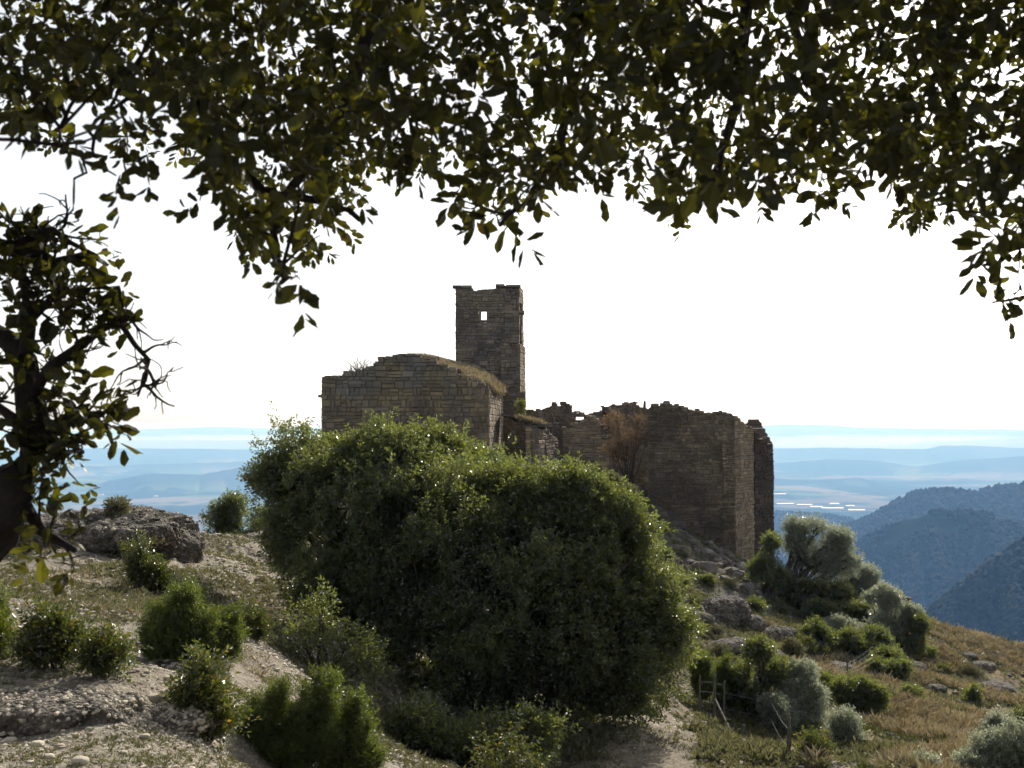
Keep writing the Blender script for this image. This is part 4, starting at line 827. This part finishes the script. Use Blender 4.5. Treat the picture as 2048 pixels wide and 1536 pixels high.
x, y, r = scat(90000, -30, 14, 6.5, 38, 93); pn = np.stack([x, y, x * 0], -1); f1_ = fbm(pn * .9, 3, 16)
k = (f1_ > .02 - sm(9, 18, y) * .16) & (r.random(len(x)) < .35 + sm(8, 15, y)) & (offpath(x, y) | (r.random(len(x)) < .5)) & ((x < -1) | (r.random(len(x)) < .85)); x, y = x[k], y[k]
cover('cushion_herbs', 'low grey-green thyme cushions spread over the stony left slope', 'ground cover', onland(x, y, -.015), r.normal(size=(len(x), 3)) * .6 + np.array((0, 0, .8)), r.uniform(.6, 1.5, len(x)) * np.clip(y / 16, .55, 1.2), 'cushion', 'thyme', 3)
x, y, r = scat(60000, 2, 30, 18, 62, 97); pn = np.stack([x, y, x * 0], -1); k = (fbm(pn * .6, 3, 36) > .0) & offpath(x, y); x, y = x[k], y[k]
cover('slope_herbs', 'low brown and grey herbs over the right slope', 'ground cover', onland(x, y, -.015), r.normal(size=(len(x), 3)) * .6 + np.array((0, 0, .8)), r.uniform(1, 3.2, len(x)), 'cushion', 'thyme', 7)
x, y, r = scat(14000, -30, 2, 11, 38, 94); pn = np.stack([x, y, x * 0], -1); k = fbm(pn * .9, 3, 26) > .12; x, y = x[k], y[k]
cover('short_grass', 'short dry grass blades among the gravel at left', 'grass', onland(x, y, -.015), r.normal(size=(len(x), 3)) * .5 + np.array((0, 0, 1)), r.uniform(.2, .55, len(x)), 'grass', 'dry', 4)
# roof grass
r = np.random.default_rng(9); x = r.uniform(GA[0] + .2, GB[0] + .7, 9000); y = r.uniform(56.8, 69, 9000); k = (fbm(np.stack([x, y, x * 0], -1) * .6, 3, 3) > -.15); x, y = x[k], y[k]
o = cover('roof_grass', 'golden grass growing on the church vault', 'grass', np.stack([x, y, roofz(x, y) - .02], -1), r.normal(size=(len(x), 3)) * .35 + np.array((0, 0, 1)), r.uniform(.5, 1.3, len(x)), 'grass', 'dry', 5)
x = r.uniform(a0[0] + .8, a2[0] - .1, 900); y = r.uniform(60, 63.5, 900); zr = np.interp(x, [a0[0], a2[0]], [P(1006, 832, 60)[2], P(1092, 856, 60)[2]]) + .1
cover('roof_grass', 'dry tufts on the lean-to slab roof', 'grass', np.stack([x, y, zr], -1), r.normal(size=(len(x), 3)) * .35 + np.array((0, 0, 1)), r.uniform(.5, 1.5, len(x)), 'grass', 'dry', 6)
# gravel
x, y, r = scat(72000, -30, 12, 5.5, 36, 95); k = fbm(np.stack([x, y, x * 0], -1) * 1.1, 3, 66) > r.uniform(-.5, .35, len(x)); x, y = x[k], y[k]; s_ = (.010 + .022 * r.random(len(x)) ** 4) * np.clip(y / 10, .8, 2.4)
gr = blobs(np.stack([x, y, H(x, y) + s_ * .15], -1), s_, M['pebble'], 'gravel', (1.2, .9, .62), .28); tagit(gr, 'loose gravel and pebbles strewn over the left slope', 'gravel', kind='stuff')
x, y, r = scat(26000, 0, 30, 16, 60, 96); pn = np.stack([x, y, x * 0], -1); k = fbm(pn * .3, 3, 44) > -.02; x, y = x[k], y[k]; s_ = (.03 + .10 * r.random(len(x)) ** 3) * np.clip(y / 40, .5, 1.2)
gr = blobs(np.stack([x, y, H(x, y) + s_ * .1], -1), s_, M['rubble'], 'scree', (1.2, .9, .7), .3); tagit(gr, 'grey scree scattered on the ruin mound and right slope', 'scree', kind='stuff')
# larger loose stones, one by one
for k, (px, py, s_, lab) in enumerate([(332, 1402, 14, 'rounded pale stone above the end of the pebbly ledge'), (338, 1362, 10, 'small white stone near the low curved ledge'), (95, 1524, 12, 'flat stone on the foreground gravel at left'), (245, 1508, 9, 'grey cobble in the middle of the foreground gravel'),
        (310, 1405, 16, 'broad brown stone left of the straggly shrub'), (75, 1492, 13, 'humped grey cobble on the foreground gravel'), (120, 1494, 9, 'small cobble next to the humped grey cobble'), (20, 1484, 12, 'pale cobble by the left edge of the gravel'), (160, 1527, 16, 'wide flat stone at the bottom of the gravel'),
        (205, 1318, 11, 'pale stone beside the low yellow-green shrub'), (290, 1475, 9, 'pale cobble on the right of the foreground gravel')]):
    q = hit(px, py, 5, 20); sm_ = s_ * q[1] / F
    V, Q, T = rockmesh((0, 0, 0), (sm_, sm_ * .8, sm_ * .55), 300 + k, 26, 16, amp=.25, fr=14, power=.8)
    o = mk('stone', V, Q, T, M['pebble'], smooth=True, rnd=np.full(len(V), .5 + .5 * rng.random())); o.location = (q[0], q[1], q[2] + sm_ * .2); tagit(o, lab, 'stone')
# ------------------------------------------------------------------ fence
def posts():
    fe = empty('wire_fence', hit(1430, 1445, 18, 40), 'old post and wire fence beside the path right of the oaks', 'fence')
    tops = []
    for (px, yt, yb, rr) in ((1398, 1352, 1432, .026), (1428, 1350, 1446, .034), (1447, 1362, 1440, .026), (1542, 1380, 1462, .026), (1577, 1436, 1518, .034)):
        q = hit(px, yb, 16, 45); top = P(px + 2, yt, q[1]); b = MB(); b.tube([q - (0, 0, .2), (q + top) / 2, top], [rr, rr, rr * .85], 8); b.build('post', M['post'], fe); tops.append((q, top))
    q = P(1430, 1398, tops[1][0][1]); g_ = hit(1468, 1478, 16, 45); b = MB(); b.tube([q, (q + g_) / 2, g_], [.027, .027, .022], 8); b.build('brace', M['post'], fe)
    for i_, j_ in ((0, 1), (1, 2), (2, 3), (3, 4)):
        for f_ in ((.15, .4, .62, .85) if i_ < 2 else (.3, .7)):
            a = tops[i_][0] * (1 - f_) + tops[i_][1] * f_; c = tops[j_][0] * (1 - f_) + tops[j_][1] * f_; b = MB(); b.tube(bez(a, c, 9, .015, .002), .0022, 4); b.build('wire', M['wire'], fe)
posts()
lw = empty('loose_wires', at(1700, 1345, 38), 'sagging loose fence wires hanging between the slope bushes', 'wire')
for k in range(4):
    b = MB(); a = P(1668 + k * 5, 1338 + k * 4, 37); c = P(1745 + k * 2, 1293 + k * 9, 39); b.tube(bez(a, c, 10, .06, .005), .005, 4); b.build('wire', M['wire'], lw)
b = MB(); q = at(1695, 1350, 37.5); b.tube([q - (0, 0, .2), q + (0, 0, .5), q + (0, 0, .9)], .03, 6); b.build('post', M['post'], lw)

# ------------------------------------------------------------------ the near oaks
def twigs_with_leaves(b, leafpos, leafdir, start, d, L, depth, r, r0, ndense=1.0):
    """recursive gnarled branching"""
    n = 6; pts = [np.array(start, float)]; d = np.array(d, float)
    for k in range(n):
        d = d / np.linalg.norm(d) + r.normal(size=3) * .22; d /= np.linalg.norm(d); pts.append(pts[-1] + d * L / n)
    pts = np.array(pts); b.tube(pts, np.linspace(r0, max(.0012, r0 * .45), n + 1), 6)
    if depth == 0:
        leafpos.append(pts[-1]); leafdir.append(d); 
        if r.random() < .5: leafpos.append(pts[3]); leafdir.append(d + r.normal(size=3) * .8)
        return
    for k in range(r.integers(2, 4)):
        q = pts[r.integers(2, n + 1)]; nd_ = d + r.normal(size=3) * .75; twigs_with_leaves(b, leafpos, leafdir, q, nd_, L * r.uniform(.45, .75), depth - 1, r, max(.0015, r0 * .5))
# gnarled oak at left edge
r = np.random.default_rng(14); DO = 2.75
go = empty('gnarled_oak', (-1.6, DO, H1(-1.6, DO)), 'gnarled near oak with dark crooked trunk at the left edge', 'tree')
b = MB(); lp = []; ld = []
def pxl(l): return np.array([P(px, py, DO + dy) for px, py, dy in l])
tr = np.concatenate([[(-1.62, DO, H1(-1.6, DO) - .2)], pxl([(-170, 1300, 0), (-20, 1060, 0), (25, 960, 0), (75, 880, 0), (60, 800, .05), (50, 720, .05), (15, 680, .1), (-60, 640, .1)])])
b.tube(tr, [.11, .095, .072, .058, .046, .036, .03, .027, .024], 12)
for l, r0 in [([(-60, 480, 0), (30, 500, 0), (75, 505, 0), (110, 525, .03), (170, 510, .05)], .024), ([(30, 495, 0), (70, 470, 0), (105, 458, 0), (140, 485, 0), (195, 512, .05)], .012), ([(60, 800, 0), (100, 735, 0), (150, 700, .05), (200, 660, .05), (240, 640, .05), (275, 635, .05)], .017),
              ([(240, 645, .05), (270, 690, 0), (298, 720, 0), (290, 750, 0), (276, 792, 0)], .008), ([(75, 880, 0), (115, 850, 0), (160, 832, 0), (205, 828, .02)], .022), ([(80, 900, 0), (130, 880, 0), (165, 905, .05)], .016), ([(20, 960, 0), (80, 1060, 0), (150, 1100, -.05)], .02), ([(50, 720, .05), (60, 640, 0), (50, 560, 0), (20, 520, 0)], .02),
              ([(100, 600, 0), (160, 578, 0), (215, 575, 0), (238, 572, 0)], .004), ([(60, 640, 0), (110, 590, 0), (130, 560, 0)], .012), ([(75, 880, 0), (30, 840, 0), (-20, 800, 0)], .02)]:
    q = pxl(l); b.tube(q, np.linspace(r0, r0 * .4, len(q)), 8)
    for k in range(11 if r0 > .006 else 2):
        i_ = r.integers(1, len(q)); s0 = q[i_ - 1] + (q[i_] - q[i_ - 1]) * r.random(); dd = r.normal(size=3) + np.array((.1, 0, .1)); dd[2] -= .5 * (s0[2] > .42); twigs_with_leaves(b, lp, ld, s0, dd, r.uniform(.05, .115), 1 if r.random() < .8 else 2, r, .0045)
for k in range(3): lp.append(P(238, 572, DO)); ld.append([(0, 0, 1), (-.5, 0, -.9), (.8, 0, -.6)][k])
b.build('trunk', M['bark_dark'], go, True)
lp = np.array(lp); ld = np.array(ld, float)
qx = 1024 + F * lp[:, 0] / lp[:, 1]; qy = 850 - F * lp[:, 2] / lp[:, 1]; kp = (r.random(len(lp)) < .55) & (qy > 455) & (qx < 265 - .25 * np.abs(qy - 700)); kp[-3:] = True; lp, ld = lp[kp], ld[kp]; V, T, q = spray(lp, ld, r.uniform(.55, .9, len(lp)), 'oak_few', r)
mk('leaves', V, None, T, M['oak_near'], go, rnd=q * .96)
# overhanging oak
ho = empty('overhanging_oak', (3.1, -1.2, H1(3.1, -1.2)), 'near holm oak whose leafy boughs hang across the top of the picture', 'tree')
UND = np.array([(-900, 330), (-200, 330), (0, 290), (60, 305), (100, 345), (135, 300), (160, 200), (195, 215), (235, 250), (250, 360), (300, 400), (345, 330), (400, 310), (440, 430), (470, 505), (540, 540), (600, 520), (660, 530), (700, 490), (725, 420), (800, 410), (850, 415), (880, 460), (930, 440), (960, 455), (1000, 490), (1030, 470), (1060, 445), (1100, 415), (1120, 370), (1190, 385), (1230, 370), (1265, 385), (1300, 410), (1350, 455), (1380, 480), (1410, 440), (1480, 420), (1540, 415), (1600, 390), (1640, 440), (1665, 370), (1690, 300), (1730, 290), (1780, 420), (1830, 460), (1870, 450), (1900, 470), (1960, 440), (2000, 500), (2030, 540), (2048, 560), (2300, 600), (3800, 640)], float)
r = np.random.default_rng(33); n = 17600
px = r.uniform(-1150, 3650, n); dep = 1.75 + 2.9 * r.random(n) ** 1.15; py = r.uniform(-900, 620, n)
und = np.interp(px, UND[:, 0], UND[:, 1]) - 66 * (2.2 / dep)
kx = (px - 1024) / F * dep; kz = -(py - 850) / F * dep
pn = np.stack([kx, dep, kz], -1)
gapn = fbm(pn * 3.2, 3, 61); ok = (py < und) & (gapn > -.27 + .08 * sm(150, 450, py)) & ~((py < -450) & (r.random(n) < .5))
px, py, dep = px[ok], py[ok], dep[ok]; pos = np.array([P(a, c, d_) for a, c, d_ in zip(px, py, dep)])
# hand placed hanging ends seen against the sky
ends = [(572, 560, 1.9), (595, 585, 1.9), (555, 575, 2.0), (118, 300, 1.8), (232, 385, 1.9), (400, 435, 2.3), (905, 425, 2.3), (990, 460, 2.2), (1005, 480, 2.3), (1375, 455, 2.3), (1640, 405, 2.4), (1185, 365, 2.2), (1960, 520, 2.6), (2010, 520, 2.5), (1975, 600, 2.6), (2035, 590, 2.6), (2000, 620, 2.6), (1840, 450, 2.3), (495, 500, 2.1), (640, 505, 2.1), (1740, 300, 2.0)]
pos = np.concatenate([pos, [P(a[0], a[1] - 34, a[2]) for a in ends]])
dirs = r.normal(size=pos.shape) * .6 + np.array((0, -.1, -.75))
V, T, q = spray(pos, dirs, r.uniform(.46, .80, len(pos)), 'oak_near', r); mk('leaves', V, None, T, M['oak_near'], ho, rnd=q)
b = MB()
base = np.array((3.1, -1.2, H1(3.1, -1.2) - .2)); crotch = np.array((2.7, .2, .9))
b.tube([base, base + (0, .2, .9), base + (-.2, .8, 1.9), crotch], [.2, .17, .15, .13], 12)
limbs = []
for l, r0 in [([(2100, -300, 2.6), (1850, -200, 2.8), (1500, -130, 3.0), (1150, -110, 3.1), (800, -110, 3.0), (450, -130, 2.8), (100, -140, 2.7), (-300, -40, 2.7)], .05), ([(1500, -130, 3.0), (1480, 180, 2.9), (1440, 300, 2.7), (1390, 420, 2.5)], .02), ([(800, -110, 3.0), (700, 200, 2.8), (640, 330, 2.5), (560, 400, 2.3)], .024),
              ([(380, 260, 2.4), (440, 310, 2.4), (540, 390, 2.4), (640, 400, 2.4), (720, 440, 2.4)], .017), ([(540, 390, 2.4), (548, 450, 2.3), (550, 520, 2.2), (570, 560, 2.0)], .012), ([(1850, -200, 2.8), (1900, 120, 2.8), (1920, 280, 2.7), (1900, 420, 2.5)], .022), ([(2100, -300, 2.6), (2150, 100, 2.6), (2080, 420, 2.6), (2020, 500, 2.6), (1970, 530, 2.6)], .012),
              ([(2150, 100, 2.6), (2120, 480, 2.6), (2060, 590, 2.6), (1985, 605, 2.6)], .008), ([(450, -130, 2.8), (300, 160, 2.5), (180, 240, 2.2), (180, 300, 2.1), (165, 370, 2.1), (120, 455, 2.1)], .0055), ([(1150, -110, 3.1), (1150, 200, 2.8), (1120, 330, 2.5), (1000, 450, 2.3)], .014), ([(1500, -130, 3), (1610, 100, 2.8), (1640, 180, 2.7), (1700, 210, 2.6), (1800, 260, 2.6)], .014), ([(100, -140, 2.7), (120, 150, 2.4), (118, 290, 2.0)], .009)]:
    q = np.array([P(*a) for a in l]); tq = np.linspace(0, 1, len(q) * 4); q = np.stack([np.interp(tq, np.linspace(0, 1, len(q)), q[:, k]) for k in range(3)], -1)
    q[1:-1] += r.normal(size=(len(q) - 2, 3)) * .008; b.tube(q, np.linspace(r0, r0 * .35, len(q)), 7); limbs.append(q)
b.tube(bez(crotch, limbs[0][0], 8, 0, .05), np.linspace(.1, .05, 8), 10)
LP = np.concatenate(limbs)
sel = r.choice(len(pos) - len(ends), 420, replace=False); sel = np.concatenate([sel, np.arange(len(pos) - len(ends), len(pos))])
for s_ in sel:
    d_ = np.linalg.norm(LP - pos[s_] - (0, 0, .12), axis=1); a = LP[d_.argmin()]
    if d_.min() < .5: b.tube(bez(a, pos[s_], 7, -.05, .07), np.linspace(.004, .0016, 7), 4)
b.build('branches', M['bark_dark'], ho, True)

# ------------------------------------------------------------------ far buildings on the plain
r = np.random.default_rng(3)
def shed(px, py, wpx, label, seed, dpx=3, name='warehouse', cat='warehouse', grp='pale warehouses on the valley floor', roofm='white_roof'):
    a, b_ = ray(px, py); D = 4200.
    for k in range(60):
        if b_ * D < float(HF(np.array([a * D]), np.array([D]))[0]): break
        D += 40
    c = P(px, py, D); c[2] = float(HF(np.array([c[0]]), np.array([D]))[0]); L = wpx * D / F; e = empty(name, c, label, cat, grp)
    b = MB(); b.box((c[0] - L / 2, c[1] - 16, c[2] - 3), (c[0] + L / 2, c[1] + 16, c[2] + 6)); b.build('wall', M['shed_wall'], e)
    b = MB(); n = max(1, int(L / 60))
    for k in range(n):
        x0 = c[0] - L / 2 - 1 + (L + 2) * k / n; x1 = c[0] - L / 2 - 1 + (L + 2) * (k + 1) / n - .5; xm = (x0 + x1) / 2; y0, y1 = c[1] - 17, c[1] + 17; z0, z1 = c[2] + 6.05, c[2] + 8
        b.add([(x0, y0, z0), (x1, y0, z0), (x1, y1, z0), (x0, y1, z0), (x0, (y0 + y1) / 2, z1), (x1, (y0 + y1) / 2, z1)], [(0, 1, 5, 4), (2, 3, 4, 5), (0, 3, 2, 1)], [(0, 4, 3), (1, 2, 5)])
    b.build('roof', M[roofm], e)
for k, (px, py, wd, lab) in enumerate([(1570, 1010, 34, 'pale warehouse nearest the tall ruin on the valley floor'), (1608, 1012, 30, 'long white shed second from the ruin'), (1632, 1016, 24, 'white shed in the middle of the industrial row'), (1664, 1019, 42, 'longest white warehouse in the row'), (1712, 1022, 32, 'white warehouse at the right end of the row'), (1668, 1010, 18, 'short white shed behind the longest warehouse'), (1560, 987, 22, 'isolated white shed higher on the plain beside the ruin'), (1700, 1014, 16, 'small grey shed behind the right end warehouse')]):
    shed(px, py, wd, lab, k)
for k, (px, py, wd, lab) in enumerate([(200, 991, 12, 'tiny farmhouse at the foot of the left far hills'), (312, 993, 6, 'tiny white house on the left plain'), (470, 1001, 8, 'tiny pale farm left of the big oak')]):
    shed(px, py, wd, lab, k, name='farmhouse', cat='house', grp='farmhouses on the plain', roofm='tile')
# ------------------------------------------------------------------ scrub spilling down the slope under the ruin, plant by plant
r = np.random.default_rng(404); spots = [(1330, 1060), (1365, 1115), (1410, 1165), (1390, 1210), (1460, 1175), (1480, 1250), (1430, 1270), (1350, 1170), (1290, 1010), (1600, 1235), (1680, 1225), (1730, 1245), (1640, 1240), (1560, 1225), (1375, 1330), (1440, 1310), (1560, 1330), (1850, 1310), (1880, 1345), (1780, 1400), (1760, 1440), (1930, 1350), (1330, 1120)]
where = ['at the inner foot of the tall ruin', 'on the upper rubble edge', 'left of the rubble heap', 'under the left end of the rubble heap', 'at the lower tip of the rubble heap', 'right of the humped outcrop', 'between flat slab and humped outcrop', 'close to the right oak crown edge', 'beside the pale dry bush above the oaks', 'below the sunlit yellow-green bush', 'under the low silvery tree', 'left of the rounded olive-green bush', 'above the dark bush row', 'at the foot of the dark upright bush', 'above the narrow juniper', 'behind the first fence posts', 'above the arching fence bush', 'right of the rounded olive-green bush', 'at the upper edge of the golden slope', 'left of the small dark bush in dry grass', 'just right of the dark rounded fence bush', 'beside the small dark rock near the skyline', 'on the mound beside the big oak shoulder']
for k, ((px, py), w_) in enumerate(zip(spots, where)):
    q = hit(px, py, 18, 66); sz = r.uniform(11, 22) * 45 / (q[1] + 5) * .9; kind = ['thyme', 'thyme', 'oak', 'box', 'thyme'][k % 5]
    bush(('greyish heathy shrub ', 'brown heathy tuft ', 'little dark green shrub ', 'small yellow-green shrub ', 'wiry grey shrub ')[k % 5] + w_, px, py, [(px + r.normal() * 4, py - sz * .4, 0, sz * 1.2, sz * .7), (px + r.normal() * sz, py - sz * .2, 0, sz, sz * .5)], int(260 + 10 * sz), 500 + k, kind, {'thyme': 'juniper', 'oak': 'oak', 'box': 'box'}[kind], name='scrub', cat='shrub', sc_=1.2, D=float(q[1]))

# the dark scrub that runs together between the ruin and the golden slope
for k, (px, py, rx, ry, lab) in enumerate([(1655, 1225, 44, 24, 'dense dark bush low under the forked silvery tree'), (1715, 1225, 40, 30, 'shaded bush between silvery tree and olive-green bush'), (1690, 1255, 44, 22, 'dark bush hugging the top of the bush row'), (1590, 1190, 30, 24, 'thick bush in the shade left of the leaning trunk'), (1760, 1245, 30, 30, 'dark bush tucked left of the rounded olive-green bush'),
        (1740, 1195, 30, 26, 'leafy bush right behind the low silvery tree'), (1665, 1375, 40, 26, 'dark bush behind the grey-green fence bush'), (1560, 1420, 34, 40, 'dark bush between arching and grey-green fence bushes'), (1780, 1320, 34, 24, 'bush at the foot of the rounded olive-green bush'), (1620, 1300, 34, 18, 'low dark bush at left end of the mid slope row')]):
    q = hit(px, py + ry * .8, 20, 66); bush(lab, px, py + ry, [(px - rx * .35, py, 0, rx * .7, ry), (px + rx * .4, py + ry * .2, .2, rx * .65, ry * .8), (px, py + ry * .5, 0, rx, ry * .6)], 1900, 600 + k, ['oak', 'oak', 'olive', 'oak', 'box'][k % 5], 'oak', D=float(q[1]) - .3, sc_=1.1 if q[1] > 35 else .9, sat=5)
